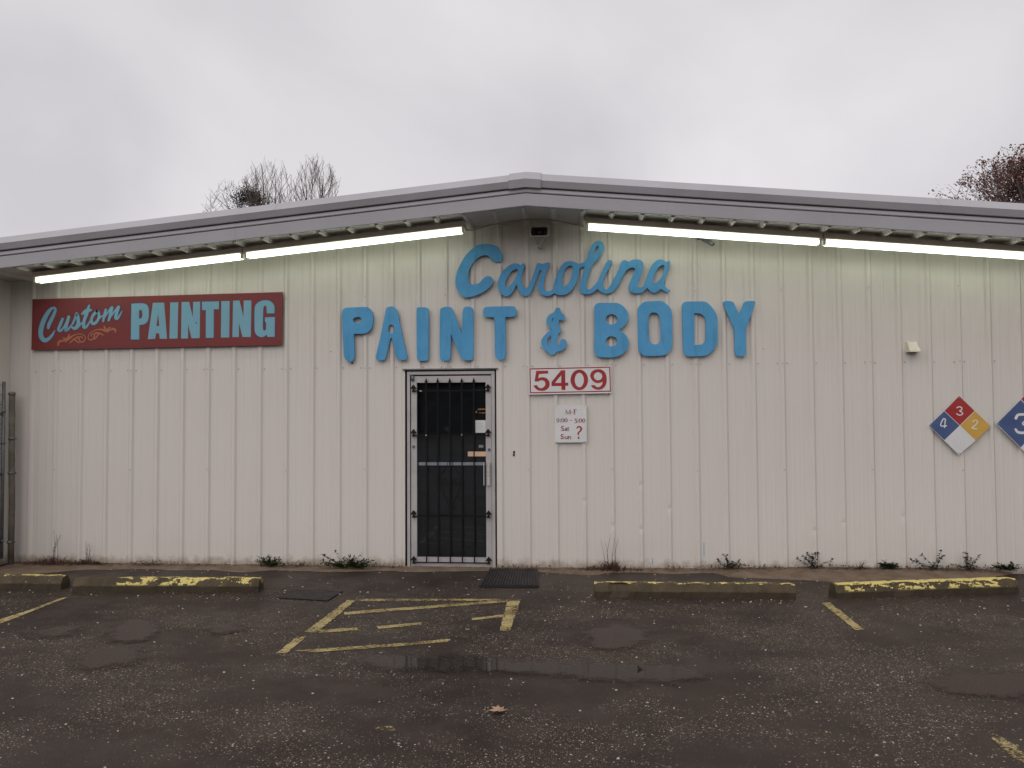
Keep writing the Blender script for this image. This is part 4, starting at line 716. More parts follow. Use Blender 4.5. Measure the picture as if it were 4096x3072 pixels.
# screw heads along the girts
m = MB()
def screw(x, y, z, r=.0075):
    ring = [(x + r * math.cos(k * 1.0472), y, z + r * math.sin(k * 1.0472)) for k in range(6)]
    m.add(ring + [(q[0], y - .006, q[2]) for q in ring], [(k, (k + 1) % 6, 6 + (k + 1) % 6, 6 + k) for k in range(6)] + [(6, 7, 8, 9, 10, 11)])
for k in range(0, 39):
    xr = X0 + PITCH * k
    if xr > XR - .1: break
    lap = (k % 3 == 1)
    for z in (2.224,):
        for dx in ((.052,) if not lap else (-.05, .052)):
            if not (DX0 - .03 < xr + dx < DX1 + .03 and z < DZ): screw(xr + dx, -.002, z + random.uniform(-.004, .004))
    if lap:
        for z in (1.08, 2.224, 3.02):
            if not (DX0 - .03 < xr < DX1 + .03 and z < DZ) and z < soff(xr) - .1: screw(xr, -.021, z + random.uniform(-.01, .01), .006)
scr = m.build("screw_heads", M_SCREW, bld); scr['kind'] = "stuff"

for x, z, r in ((-2.55, 2.28, .011), (-2.798, 2.41, .006), (-.422, 2.423, .006), (1.979, 2.385, .005), (1.85, 3.466, .006), (-2.765, 3.48, .005)):
    m = MB(); m.tube([(x, -.0008, z), (x, -.0032, z)], r, 10); m.build("bolt_hole", M_DARK, bld)  # dark disc on the sheet, painted shade of a hole
for x, z0, z1 in ((.769, .065, .121), (1.319, .153, .30)):
    MB().box(x - .003, x + .003, -.0034, -.0018, z0, z1).build("paint_drip", M_BLUE, bld)

# return walls that close the recessed front, ribs running up
def return_wall(x, sgn):
    m = MB()
    pts = [(0.0, 0)]
    for c in (-.26, -.565):
        pts += [(c + .036, 0), (c + .0125, .030), (c - .0125, .030), (c - .036, 0)]
    pts += [(-OV + .012, 0)]
    for (ya, oa), (yb, ob) in zip(pts, pts[1:]):
        m.add([(x + sgn * oa, ya, -.03), (x + sgn * ob, yb, -.03), (x + sgn * ob, yb, soff(x) + .02), (x + sgn * oa, ya, soff(x) + .02)], [(0, 1, 2, 3)])
    m.build("return_wall_panel", M_WALL, bld)
return_wall(XL - .001, 1); return_wall(XR + .001, -1)
for s, x in ((-1, XL), (1, XR)):
    xa, xb = sorted((x + s * .004, x + s * .09))
    MB().box(xa, xb, -OV + .012, BACK, -.03, soff(x) + .10).build("side_wall", M_WALL, bld)
    xa, xb = sorted((x - s * .012, x + s * .10))
    MB().box(xa, xb, -OV + .002, -OV + .0105, -.02, soff(x) - .004).build("corner_trim", M_WALL, bld)
MB().box(XL + .01, XR - .01, BACK - .1, BACK, -.03, 3.2).build("back_wall", M_WALL, bld)
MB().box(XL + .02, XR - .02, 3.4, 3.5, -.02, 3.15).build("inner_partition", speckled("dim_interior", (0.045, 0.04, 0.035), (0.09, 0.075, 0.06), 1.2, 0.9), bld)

# roof sheets, both slopes
for s in (-1, 1):
    xe = (XL - .16) if s < 0 else (XR + .16)
    zr, ze = RZ + .305, RZ + .305 - SLOPE * abs(xe - RX)
    m = MB()
    m.add([(RX, -OV + .10, zr), (xe, -OV + .10, ze), (xe, BACK + .2, ze), (RX, BACK + .2, zr),
           (RX, -OV + .10, zr - .05), (xe, -OV + .10, ze - .05), (xe, BACK + .2, ze - .05), (RX, BACK + .2, zr - .05)],
          [(0, 1, 2, 3), (4, 7, 6, 5), (0, 4, 5, 1), (1, 5, 6, 2), (2, 6, 7, 3), (3, 7, 4, 0)])
    m.build("roof_sheet", M_ROOF, bld)
    m = MB(); xw = (XL - .10) if s < 0 else (XR + .10)
    m.add([(xw, -OV + .11, soff(xw) - .02), (xw, BACK, soff(xw) - .02), (xw, BACK, soff(xw) + .25), (xw, -OV + .11, soff(xw) + .25)], [(0, 1, 2, 3)])
    m.build("eave_panel", M_FASCIA2, bld)

def slope_strip(prof, xa, xb, name, mat):
    """folded sheet running along the rake between xa and xb; prof = (y, height above soffit line)"""
    m = MB(); vs = []
    for x in (xa, xb):
        for y, h in prof: vs.append((x, y, soff(x) + h))
    n = len(prof)
    m.add(vs, [(i, i + 1, n + i + 1, n + i) for i in range(n - 1)])
    return m.build(name, mat, bld)
YF = -OV
for s in (-1, 1):
    ends = [RX, RX + s * 3.05, RX + s * 6.24 if s < 0 else RX + s * 6.24]
    # lower fascia board with a turned-in drip edge, then the light ledge, then the hooded rake cap
    for i in range(2):
        xa, xb = ends[i], ends[i + 1]
        d = .0015 * i
        slope_strip([(YF + .035, .002), (YF + .004 - d, 0), (YF - d, .006), (YF - d, .128), (YF + .048, .1285)], xa, xb, "fascia", M_FASCIA2)
        slope_strip([(YF + .050, .127), (YF + .050, .139), (YF + .010 - d, .142), (YF + .006 - d, .150), (YF + .012 - d, .183), (YF + .055, .184), (YF + .055, .20)], xa, xb, "ledge_trim", M_FASCIA)
    e2 = [RX + s * .02, RX + s * (2.62 if s < 0 else 4.05), ends[2]]
    for i in range(2):
        d = .002 * i
        slope_strip([(YF + .06, .192), (YF - .006 - d, .194), (YF - .012 - d, .198), (YF - .034 - d, .262), (YF + .085 - d, .362), (YF + .16, .368), (YF + .16, .30)], e2[i], e2[i + 1], "rake_cap", M_FASCIA)
m = MB()
prof = [(YF + .03, .184), (YF - .026, .187), (YF - .046, .268), (YF + .085, .375), (YF + .18, .382)]
for xa, xb in ((RX - .17, RX), (RX, RX + .16)):
    vs = [(x, y, soff(x) + h) for x in (xa, xb) for y, h in prof]
    m.add(vs, [(i, i + 1, 6 + i, 5 + i) for i in range(4)])
for x in (RX - .17, RX + .16):
    m.add([(x, y, soff(x) + h) for y, h in prof], [(0, 1, 2, 3, 4)])
m.build("ridge_cap", M_FASCIA, bld)

# ribbed soffit sheets, ribs running front to back and hanging down
for i in range(len(edges) - 1):
    a, b = edges[i], edges[i + 1]
    ribs = [X0 + PITCH * k for k in range(-1, 41) if a - 0.02 < X0 + PITCH * k < b]
    pts = [(a, 0)]
    for c in ribs: pts += [(c - .036, 0), (c - .0125, .034), (c + .0125, .034), (c + .036, 0)]
    pts = [q for q in pts if a <= q[0] < b] + [(b, 0)]
    if a < RX < b:
        for j in range(len(pts) - 1):
            if pts[j][0] < RX < pts[j + 1][0]:
                t = (RX - pts[j][0]) / (pts[j + 1][0] - pts[j][0]); pts.insert(j + 1, (RX, pts[j][1] * (1 - t) + pts[j + 1][1] * t)); break
    m = MB(); vs = []
    for y in (YF + .036, 0.02):
        for x, h in pts: vs.append((x, y, soff(x) + .024 - h))
    n = len(pts)
    m.add(vs, [(k, k + 1, n + k + 1, n + k) for k in range(n - 1)])
    for c in ribs:
        if a < c - .03 and c + .03 < b:
            m.add([(c - .036, YF + .036, soff(c - .036) + .024), (c - .0125, YF + .036, soff(c) - .010), (c + .0125, YF + .036, soff(c) - .010), (c + .036, YF + .036, soff(c + .036) + .024)], [(0, 1, 2, 3)])
    m.build("soffit_panel", M_SOFFIT, bld)

# ------------------------------------------------------------------ glass door (part of the building)
door = empty("door", (0, 0, 0)); door.parent = bld; door.location = (-1.43 - RX, 0, 0)
def dbox(name, x0, x1, z0, z1, y0, y1, mat, bevel=0.0015):
    return MB().box(x0, x1, y0, y1, z0, z1).build(name, mat, door, bevel)
dbox("door_jamb", -1.922, -1.889, 0.0, 2.139, -.012, .10, M_ALU)
dbox("door_jamb", -.975, -.938, 0.0, 2.139, -.012, .10, M_ALU)
dbox("door_header", -1.922, -.938, 2.1405, 2.175, -.012, .10, M_ALU)
for x0, x1 in ((-1.948, -1.9235), (-.9365, -.918)): dbox("jamb_recess", x0, x1, -.02, 2.194, .028, .095, M_DARK, 0)  # near-black strips fill the gaps, their shade put in as colour
dbox("jamb_recess", -1.9225, -.9375, 2.1765, 2.194, .03, .095, M_DARK, 0)
dbox("dark_room_sheet", -1.889, -.976, .001, 2.1395, .085, .10, M_DARK, 0)  # near-black sheet across the whole opening, stands in for the dark room
dbox("stile", -1.879, -1.814, .012, 2.124, -.004, .042, M_ALU)
dbox("stile", -1.040, -.978, .012, 2.124, -.004, .042, M_ALU)
dbox("top_rail", -1.8135, -1.0405, 2.050, 2.124, -.003, .042, M_ALU)
dbox("bottom_rail", -1.8135, -1.0405, .012, .116, -.003, .042, M_ALU)
dbox("threshold", -1.9, -.97, -.01, .010, -.03, .08, M_ALU)
dbox("glass_pane", -1.8130, -1.0410, .1165, 2.0495, .018, .022, M_GLASS, 0)
dbox("push_bar", -1.800, -1.055, 1.128, 1.162, .028, .052, M_BAR, .004)
h_ = MB(); h_.box(-1.012, -.992, -.052, -.044, .91, 1.167); h_.box(-1.064, -1.056, -.052, -.010, .91, 1.167)
h_.box(-1.0555, -1.0125, -.0515, -.046, .915, 1.162)
pull = MB().box(-1.024, -.993, -.050, -.0045, .912, 1.166).build("pull_handle", M_ALU2, door, .003)
MB().box(-1.063, -1.055, -.050, -.0045, .912, 1.166).build("pull_handle", M_ALU2, door, .002)
for x, z in ((-1.849, 1.337), (-1.003, 1.303)):
    m = MB(); m.tube([(x, -.0035, z), (x, -.012, z)], .017, 16); lk = m.build("lock_cylinder", M_GALV, door)
    m = MB(); m.tube([(x, -.0122, z), (x, -.0150, z)], .0065, 10); m.build("keyway", M_DARK, door)
m = MB(); m.tube([(-1.858, -.020, 2.072), (-1.858, -.020, 2.128)], .0165, 12); m.tube([(-1.858, -.02, 2.12), (-1.858, -.02, 2.148)], .007, 8)
m.build("pivot_hinge", M_GALV, door)
dbox("notice_paper", -1.157, -1.043, 1.490, 1.629, .0145, .0165, M_PAPER, 0)
m = MB()
for k in range(7):
    w = random.uniform(.025, .085); z = 1.608 - k * .0165
    m.box(-1.10 - w / 2, -1.10 + w / 2, .0138, .0142, z - .0012, z + .0012)
m.build("notice_print", M_INK, door)["kind"] = "stuff"
dbox("window_card", -1.244, -1.043, 1.229, 1.282, .0145, .0165, M_CARD, 0)
dbox("window_sticker", -1.123, -1.070, 1.324, 1.354, .0145, .0165, M_STICK, 0)
m = MB()
for x0, z0, w, h in ((-1.127, 1.742, .014, .017), (-1.108, 1.743, .012, .017), (-1.091, 1.742, .008, .017), (-1.078, 1.743, .016, .018), (-1.055, 1.744, .012, .016), (-1.115, 1.706, .018, .010), (-1.088, 1.705, .026, .011), (-1.058, 1.706, .012, .010), (-1.153, 1.71, .012, .022)):
    m.box(x0, x0 + w, .0150, .0156, z0, z0 + h)
m.build("window_lettering", M_AMBER, door)["kind"] = "stuff"
MB().box(-1.969, -.903, -.040, -.0015, 2.1945, 2.206).build("drip_flashing", M_GALV, bld)
for xa, xb in ((-1.972, -1.9455), (-.9175, -.889)):
    MB().box(xa, xb, -.016, -.0035, .0, 2.194).build("door_casing", M_WALL, bld)

# ------------------------------------------------------------------ wrought-iron guard on the door
gr = empty("security_grille", (-1.43, -.03, 0.05), "black wrought iron security grille with spear tops over the glass door", "grille")
YB = -.034
for x, zz in ((-1.7015, 2.068), (-1.572, 2.068), (-1.437, 2.068), (-1.302, 2.068), (-1.168, 2.068)):
    b_ = MB().box(x - .0065, x + .0065, YB - .0065, YB + .0065, .062, zz).build("bar", M_IRON, gr)
    m = MB()
    def dia(m, prof, x, y, th):
        n = len(prof)
        vs = [(x + q[0], y - th, q[1]) for q in prof] + [(x + q[0], y + th, q[1]) for q in prof]
        m.add(vs, [tuple(range(n)), tuple(range(2 * n - 1, n - 1, -1))] + [(k, (k + 1) % n, n + (k + 1) % n, n + k) for k in range(n)])
    z0 = zz - .016
    dia(m, [(-.010, z0 - .004), (.010, z0 - .004), (.012, z0 + .004), (.026, z0 + .007), (.012, z0 + .013), (.007, z0 + .030), (0, z0 + .052), (-.007, z0 + .030), (-.012, z0 + .013), (-.026, z0 + .007), (-.012, z0 + .004)], x, YB, .0055)
    m.build("spear_finial", M_IRON, gr)
for i, z in enumerate((1.959, 1.464, .567, .062)):
    MB().box(-1.846, -1.011, YB + .0066, YB + .0150, z - .006, z + .006).build("crossbar", M_IRON, gr)
    for x in (-1.846, -1.011):
        m = MB()
        zb = z - .013
        K = 1.14
        pr = [(-.016, zb), (.016, zb), (.014, zb + .012), (.008, zb + .020), (.009, zb + .034), (.020, zb + .030), (.031, zb + .034), (.024, zb + .044), (.012, zb + .060), (0, zb + .074),
              (-.012, zb + .060), (-.024, zb + .044), (-.031, zb + .034), (-.020, zb + .030), (-.009, zb + .034), (-.008, zb + .020), (-.014, zb + .012)]
        pr = [(q[0] * K, zb + (q[1] - zb) * K) for q in pr]
        dia(m, pr, x, YB + .005, .0055)
        m.box(x - .007, x + .007, YB + .0107, -.0045, zb + .012, zb + .030)
        m.build("mounting_bracket", M_RUST, gr)
for s in (-1, 1):
    c = -1.437
    pts = [(c + s * .018, 1.19), (c + s * .045, 1.10), (c + s * .10, 1.04), (c + s * .125, .985), (c + s * .105, .93), (c + s * .06, .925), (c + s * .045, .96), (c + s * .07, .985), (c + s * .09, .965)]
    m = MB(); m.tube([(q[0], YB - .002, q[1]) for q in catmull(pts, 5)], .0035, 6); m.build("scroll", M_IRON, gr)
    pts = [(c + s * .115, .95), (c + s * .095, .86), (c + s * .055, .77), (c + s * .018, .69), (c + s * .012, .66), (c + s * .028, .64), (c + s * .045, .652), (c + s * .04, .668)]
    m = MB(); m.tube([(q[0], YB - .002, q[1]) for q in catmull(pts, 5)], .0035, 6); m.build("scroll", M_IRON, gr)
m = MB()
for x, z, w, h in ((-1.763, 1.959, .010, .005), (-1.702, 1.466, .007, .005), (-1.302, 1.470, .003, .009), (-1.700, .06, .0, .0)):
    if w: m.box(x - w, x + w, YB - .0085, YB - .0070, z - h, z + h)
m.build("paint_chips", M_CHIP, gr)["kind"] = "stuff"

# ------------------------------------------------------------------ lettering on the wall
BL = {'P': "blue painted plywood letter P at the start of the block-letter row", 'A': "blue painted plywood letter A in the block-letter row", 'I': "blue painted plywood letter I between A and N",
      'N': "blue painted plywood letter N above the glass door", 'T': "blue painted plywood letter T with a rounded foot", '&': "small curly blue ampersand with dollar-like strokes between the two words",
      'B': "wide blue painted plywood letter B with two round holes", 'O': "blue painted plywood letter O with a tall slot", 'D': "blue painted plywood letter D between O and Y", 'Y': "blue painted plywood letter Y ending the block-letter row",
      'C': "large slanted blue script capital C above the block letters", 'script': "blue joined-up script lettering that follows the large capital C"}
NM = {'&': "cutout_ampersand", 'script': "cutout_script_lettering"}
for k, loops in LETTERS.items():
    o = cutout(NM.get(k, "cutout_letter"), loops, -.056 + random.uniform(-.004, .003), .020, M_BLUE, None, 2, 0.0, 0.0015)
    tag(o, BL[k], "letter" if k != 'script' else "lettering", "blue cut-out sign letters on the wall")

def slab(name, quad, y_front, thick, mat, parent=None):
    (a, b, c, d) = quad
    m = MB()
    vs = [(q[0], y_front, q[1]) for q in quad] + [(q[0], y_front + thick, q[1]) for q in quad]
    m.add(vs, [(0, 1, 2, 3), (7, 6, 5, 4), (0, 4, 5, 1), (1, 5, 6, 2), (2, 6, 7, 3), (3, 7, 4, 0)])
    return m.build(name, mat, parent)

sg = empty("painted_sign", (-4.84, -.05, 2.47), "long maroon sign board with light blue hand-painted lettering and orange flourish", "sign")
slab("board", SIGN_BOARD, -.052, .016, M_SIGNRED, sg)
for k, loops in SIGN_CAPS.items():
    cutout("capital_letter_outline", loops, -.0528, .0005, M_SIGNNAVY, sg, 0, 0.0065)
    cutout("capital_letter", loops, -.0536, .0005, M_SIGNBLUE, sg, 1 if k in 'PG' else 0, 0.0)
for i0, i1 in ((0, 1), (1, 3), (3, 5), (5, 7), (7, 9), (9, 14)):
    brush("script_letter_outline", CUSTOM[i0:i1], -.0522 - i0 * .0001, M_SIGNNAVY, sg, 0.006)
    brush("script_letter", CUSTOM[i0:i1], -.0550 - i0 * .00012, M_SIGNBLUE, sg, 0.001)
for half in (FLOURISH[:5], FLOURISH[5:]): brush("flourish", half, -.0522, M_FLOUR, sg, 0.0005)
m = MB()
for x, z in ((-6.28, 2.52), (-6.27, 3.02), (-4.35, 2.755), (-3.40, 2.53), (-3.39, 3.05)): m.tube([(x, -.0521, z), (x, -.058, z)], .008, 8)
m.build("screw_heads", M_SIGNNAVY, sg)["kind"] = "stuff"

ad = empty("address_sign", (-.26, -.04, 2.03), "white board with red border and red number 5409 beside the door", "sign")
slab("board", ADDR_BOARD, -.042, .006, M_SIGNWHITE, ad)
cutout("border", ADDR_BORDER, -.0427, .0005, M_NUMRED, ad, 0)
for k, loops in ADDR.items(): cutout("numeral", loops, -.0427, .0005, M_NUMRED, ad, 1)

hs = empty("opening_hours_sign", (-.15, -.038, 1.45), "small white opening hours sign with dark red lettering and question mark", "sign")
slab("board", HOURS_BOARD, -.038, .005, M_SIGNWHITE, hs)
brush("lettering", HOURS_TEXT, -.0384, M_TEXTRED, hs, 0.0004, 3)["kind"] = "stuff"
brush("question_mark", HOURS_MARK, -.0384, M_NUMRED, hs, 0.0)
m = MB()
hb = HOURS_BOARD
for q, dx, dz in ((hb[0], .016, -.010), (hb[1], -.026, -.008), (hb[2], -.02, .01), (hb[3], .022, .006)): m.tube([(q[0] + dx, -.0381, q[1] + dz), (q[0] + dx, -.042, q[1] + dz)], .0048, 8)
m.build("screw_heads", M_SCREW, hs)["kind"] = "stuff"

def hazard(data, label):
    q = data['quads']
    cx = q['red'][2][0]; zb = q['white'][2][1]
    root = empty("hazard_sign", (cx, -.045, zb), label, "sign", "hazard diamonds on the wall")
    allq = [q['red'][0], q['yellow'][1], q['white'][2], q['blue'][3]]
    slab("backing", allq, -.0445, .004, M_SIGNWHITE, root)
    cxm = sum(v[0] for v in allq) / 4; czm = sum(v[1] for v in allq) / 4
    for nm, mt in (('red', M_HRED), ('yellow', M_HYEL), ('white', M_HWHITE), ('blue', M_HBLUE)):
        c = (sum(v[0] for v in q[nm]) / 4, sum(v[1] for v in q[nm]) / 4)
        quad = [(c[0] + (v[0] - c[0]) * .975, c[1] + (v[1] - c[1]) * .975) for v in q[nm]]
        o = slab("colour_field", quad, -.0451, .0004, mt, root)
        o['label'] = "%s quarter of the diamond" % nm
        if nm in data['dig']: brush("digit", data['dig'][nm], -.0455, M_DIGIT, root)
    m = MB()
    for v in allq:
        dx, dz = cxm - v[0], czm - v[1]; L = math.hypot(dx, dz)
        m.tube([(v[0] + dx / L * .022, -.0452, v[1] + dz / L * .022), (v[0] + dx / L * .022, -.049, v[1] + dz / L * .022)], .005, 8)
    m.build("screw_heads", M_SCREW, root)["kind"] = "stuff"
hazard(HAZ, "four-colour hazard diamond sign with digits 3, 4 and 2")
hazard(HAZ2, "larger hazard diamond sign cut off by the right edge of the photo")

# ------------------------------------------------------------------ fluorescent strip lights under the gable
LAMPS = [(-6.02, -3.67, "lit fluorescent strip light at the left end of the eave"), (-3.60, -1.24, "lit fluorescent strip light left of the ridge above the red sign's right end"),
         (0.105, 2.46, "lit fluorescent strip light just right of the ridge"), (2.53, 4.90, "lit fluorescent strip light at the right end of the eave")]
for xa, xb, lb in LAMPS:
    root = empty("fluorescent_light", ((xa + xb) / 2, -.38, soff((xa + xb) / 2) - .1), lb, "light", "strip lights under the gable")
    YC = -.38
    def sheared(m, x0, x1, y0, y1, h0, h1):
        vs = []
        for x in (x0, x1):
            for y, h in ((y0, h0), (y1, h0), (y1, h1), (y0, h1)): vs.append((x, y, soff(x) + h))
        m.add(vs, [(0, 1, 2, 3), (7, 6, 5, 4), (0, 4, 5, 1), (1, 5, 6, 2), (2, 6, 7, 3), (3, 7, 4, 0)])
        return m
    sheared(MB(), xa - .03, xb + .03, YC - .085, YC + .085, -.066, -.011).build("housing", M_FIXT, root)
    for s in (-1, 1):
        for x in (xa - .012, xb + .012):
            sheared(MB(), x - .010, x + .010, YC + s * .040 - .022, YC + s * .040 + .022, -.122, -.0665).build("lamp_socket", M_BEIGE, root)
        m = MB(); m.tube([(xa + .004, YC + s * .040, soff(xa + .004) - .097), (xb - .004, YC + s * .040, soff(xb - .004) - .097)], .0185, 14)
        m.build("tube", M_TUBE, root)
    rl = random.Random(int(xa * 100))
    for _ in range(3):
        x = rl.uniform(xa + .15, xb - .15); w = rl.uniform(.015, .05)
        sheared(MB(), x - w, x + w, YC - .0640, YC - .0590, -.100, -.094).build("dead_insect_smudge", M_FIXT, root)

# ------------------------------------------------------------------ horn speaker under the ridge, cable, spotlight, vent, latch plate
hn = empty("horn_speaker", (-.42, -.12, 3.50), "beige rectangular horn loudspeaker with dark mouth under the roof ridge", "speaker")
def rrect(cx, cz, w, h, r, y, n=5):
    out = []
    for (sx, sz, a0) in ((1, 1, 0), (-1, 1, 90), (-1, -1, 180), (1, -1, 270)):
        for k in range(n + 1):
            a = R(a0 + 90 * k / n)
            out.append((cx + sx * (w / 2 - r) + r * math.cos(a), y, cz + sz * (h / 2 - r) + r * math.sin(a)))
    return out
HX, HZ = -.420, 3.668
def loft(m, rings, close=False):
    n = len(rings[0]); vs = [v for r_ in rings for v in r_]
    m.add(vs, [(k * n + i, k * n + (i + 1) % n, (k + 1) * n + (i + 1) % n, (k + 1) * n + i) for k in range(len(rings) - 1) for i in range(n)], True)
m = MB(); loft(m, [rrect(HX, HZ, .180, .090, .022, -.236), rrect(HX, HZ, .186, .096, .024, -.244), rrect(HX, HZ, .208, .118, .030, -.244), rrect(HX, HZ, .212, .122, .031, -.230), rrect(HX, HZ, .190, .10, .024, -.222)])
m.build("mouth_rim", M_HORN, hn)
m = MB(); loft(m, [rrect(HX, HZ, .190, .10, .022, -.2355), rrect(HX, HZ, .150, .078, .02, -.18), rrect(HX, HZ, .09, .05, .018, -.13), rrect(HX, HZ, .05, .03, .012, -.09)])
m.f.append(tuple(range(3 * 24, 4 * 24))); m.sm.append(False)
m.build("horn_bell", M_HORN_IN, hn)
m = MB(); m.tube([(HX, -.10, HZ), (HX, -.17, HZ), (HX, -.20, HZ)], [.006, .02, .012], 12); m.build("phase_plug", M_HORN_IN, hn)
m = MB()
pr = [(HX - .052, HZ - .062), (HX + .052, HZ - .062), (HX + .034, HZ - .125), (HX + .022, HZ - .162), (HX - .022, HZ - .162), (HX - .034, HZ - .125)]
vs = [(x, -.205 + (0.10 if z < HZ - .12 else 0.0), z) for x, z in pr] + [(x, -.105, z) for x, z in pr]
m.add(vs, [(0, 1, 2, 3, 4, 5), (11, 10, 9, 8, 7, 6)] + [(k, (k + 1) % 6, 6 + (k + 1) % 6, 6 + k) for k in range(6)])
m.build("driver_housing", M_HORN, hn, .004)
MB().box(HX - .022, HX + .022, -.115, -.032, HZ - .15, HZ - .12).build("wall_bracket", M_HORN, hn)

pts = [(-1.20, -.38, soff(-1.2) - .085), (-1.12, -.36, 3.672), (-.98, -.34, 3.715), (-.78, -.34, 3.752), (-.55, -.35, 3.772), (-.35, -.35, 3.768), (-.18, -.35, 3.742), (-.04, -.36, 3.705), (.06, -.38, soff(.1) - .082)]
m = MB(); m.tube(catmull(pts, 6), .007, 8)
tag(m.build("power_cable", M_CABLE), "grey cable arching under the ridge between the strip lights", "cable")

sp = empty("spotlight", (1.38, -.06, 3.50), "small dark bullet-shaped spotlight below the strip light right of the script lettering", "spotlight")
m = MB(); m.tube([(1.315, -.05, 3.605), (1.352, -.10, 3.565), (1.420, -.19, 3.500), (1.432, -.205, 3.488)], [.012, .022, .024, .020], 14); m.build("lamp_body", M_GALV, sp)
m = MB(); m.tube([(1.31, -.004, 3.61), (1.31, -.03, 3.61)], .028, 12); m.tube([(1.31, -.03, 3.61), (1.322, -.06, 3.597)], .009, 8); m.build("wall_bracket", M_GALV, sp)

vx0, vx1, vz0, vz1 = 3.455, 3.572, 2.325, 2.435
vt = empty("vent_hood", (3.52, -.05, 2.32), "small cream wedge-shaped vent hood on the right part of the wall", "vent")
m = MB()
m.add([(vx0, -.003, vz1), (vx1, -.003, vz1), (vx0 + .012, -.03, vz1), (vx1 - .012, -.03, vz1), (vx0, -.003, vz0), (vx1, -.003, vz0), (vx0 + .004, -.115, vz0 + .012), (vx1 - .004, -.115, vz0 + .012), (vx0 + .004, -.117, vz0), (vx1 - .004, -.117, vz0)],
      [(0, 1, 3, 2), (2, 3, 7, 6), (6, 7, 9, 8), (0, 2, 6, 8, 4), (1, 5, 9, 7, 3)])
m.build("hood", M_CREAM, vt)
MB().box(vx0 + .01, vx1 - .01, -.10, -.004, vz0 + .012, vz0 + .016).build("opening", M_DARK, vt)
lp = empty("latch_plate", (-.728, -.002, 1.245), "tiny rusty latch plate on the wall right of the door", "latch")
MB().box(-.738, -.718, -.006, -.0025, 1.262, 1.288).build("plate", M_RUST, lp, .001)
MB().box(-.740, -.720, -.012, -.0025, 1.236, 1.256).build("hasp", M_RUST, lp, .001)

# ------------------------------------------------------------------ chain-link gate and its post at the left corner
ps = empty("gate_post", (-6.475, -.15, 0), "weathered steel gate post with flat cap at the left corner", "post")
PX, PY = -6.475, -.15
m = MB(); m.tube([(PX, PY, -.05), (PX + .004, PY, .7), (PX - .008, PY, 1.30), (PX - .016, PY, 1.95)], .0325, 16); m.build("pipe", M_POST, ps)
m = MB(); m.tube([(PX - .016, PY, 1.945), (PX - .016, PY, 1.972), (PX - .016, PY, 1.985)], [.0375, .0375, .020], 16); m.build("cap", M_GALV, ps)
for z in (1.448, 1.055, .272):
    m = MB(); m.tube([(PX - .008, PY, z - .013), (PX - .008, PY, z + .013)], .0385, 16); m.box(PX + .022, PX + .050, PY - .01, PY + .006, z - .010, z + .008); m.build("hinge_band", M_GALV, ps)
gt = empty("chain_link_gate", (-6.60, -.25, .05), "galvanised chain-link gate standing open beside the gate post", "gate")
ga, gb = Vector((-6.552, -.20, 0)), Vector((-6.60, -1.45, 0))
def gp(t, z): q = ga.lerp(gb, t); return (q.x, q.y, z)
for t in (0.0, 1.0):
    m = MB(); m.tube([gp(t, .09), gp(t, 2.10)], .0185, 12); m.build("frame_upright", M_GALV, gt)
for z in (.30, 1.05, 1.73):
    m = MB(); m.tube([gp(.016, z), gp(.984, z)], .0165, 10); m.build("frame_rail", M_GALV, gt)
for z in (1.84, 1.95, 2.06):
    m = MB(); m.tube([gp(.0, z), gp(1, z)], .004, 6); m.build("barbed_wire", M_GALV, gt)
m = MB()
st = .055
for k in range(-30, 26):
    for s in (1, -1):
        pts = []
        t0 = k * st
        for z in (.30, 1.73):
            pass
        za, zb = .30, 1.73
        ta = t0; tb = t0 + s * 0 + (zb - za)
        # clip the diagonal to the gate width 1.25 m
        a, b = (ta, za), (tb, zb)
        lo, hi = max(a[0], 0.02), min(b[0], 1.23)
        if lo >= hi: continue
        p0 = (lo, za + (lo - ta)); p1 = (hi, za + (hi - ta))
        if s < 0: p0, p1 = (1.25 - p0[0], p0[1]), (1.25 - p1[0], p1[1])
        m.tube([gp(p0[0] / 1.25, p0[1]), gp(p1[0] / 1.25, p1[1])], .0017, 4, False)
wm = m.build("wire_mesh", M_GALV, gt); wm['kind'] = "stuff"
for z in (1.40, .29, 1.76):
    m = MB(); m.tube([gp(0, z - .012), gp(0, z + .012)], .023, 12); m.build("hinge_band", M_GALV, gt)

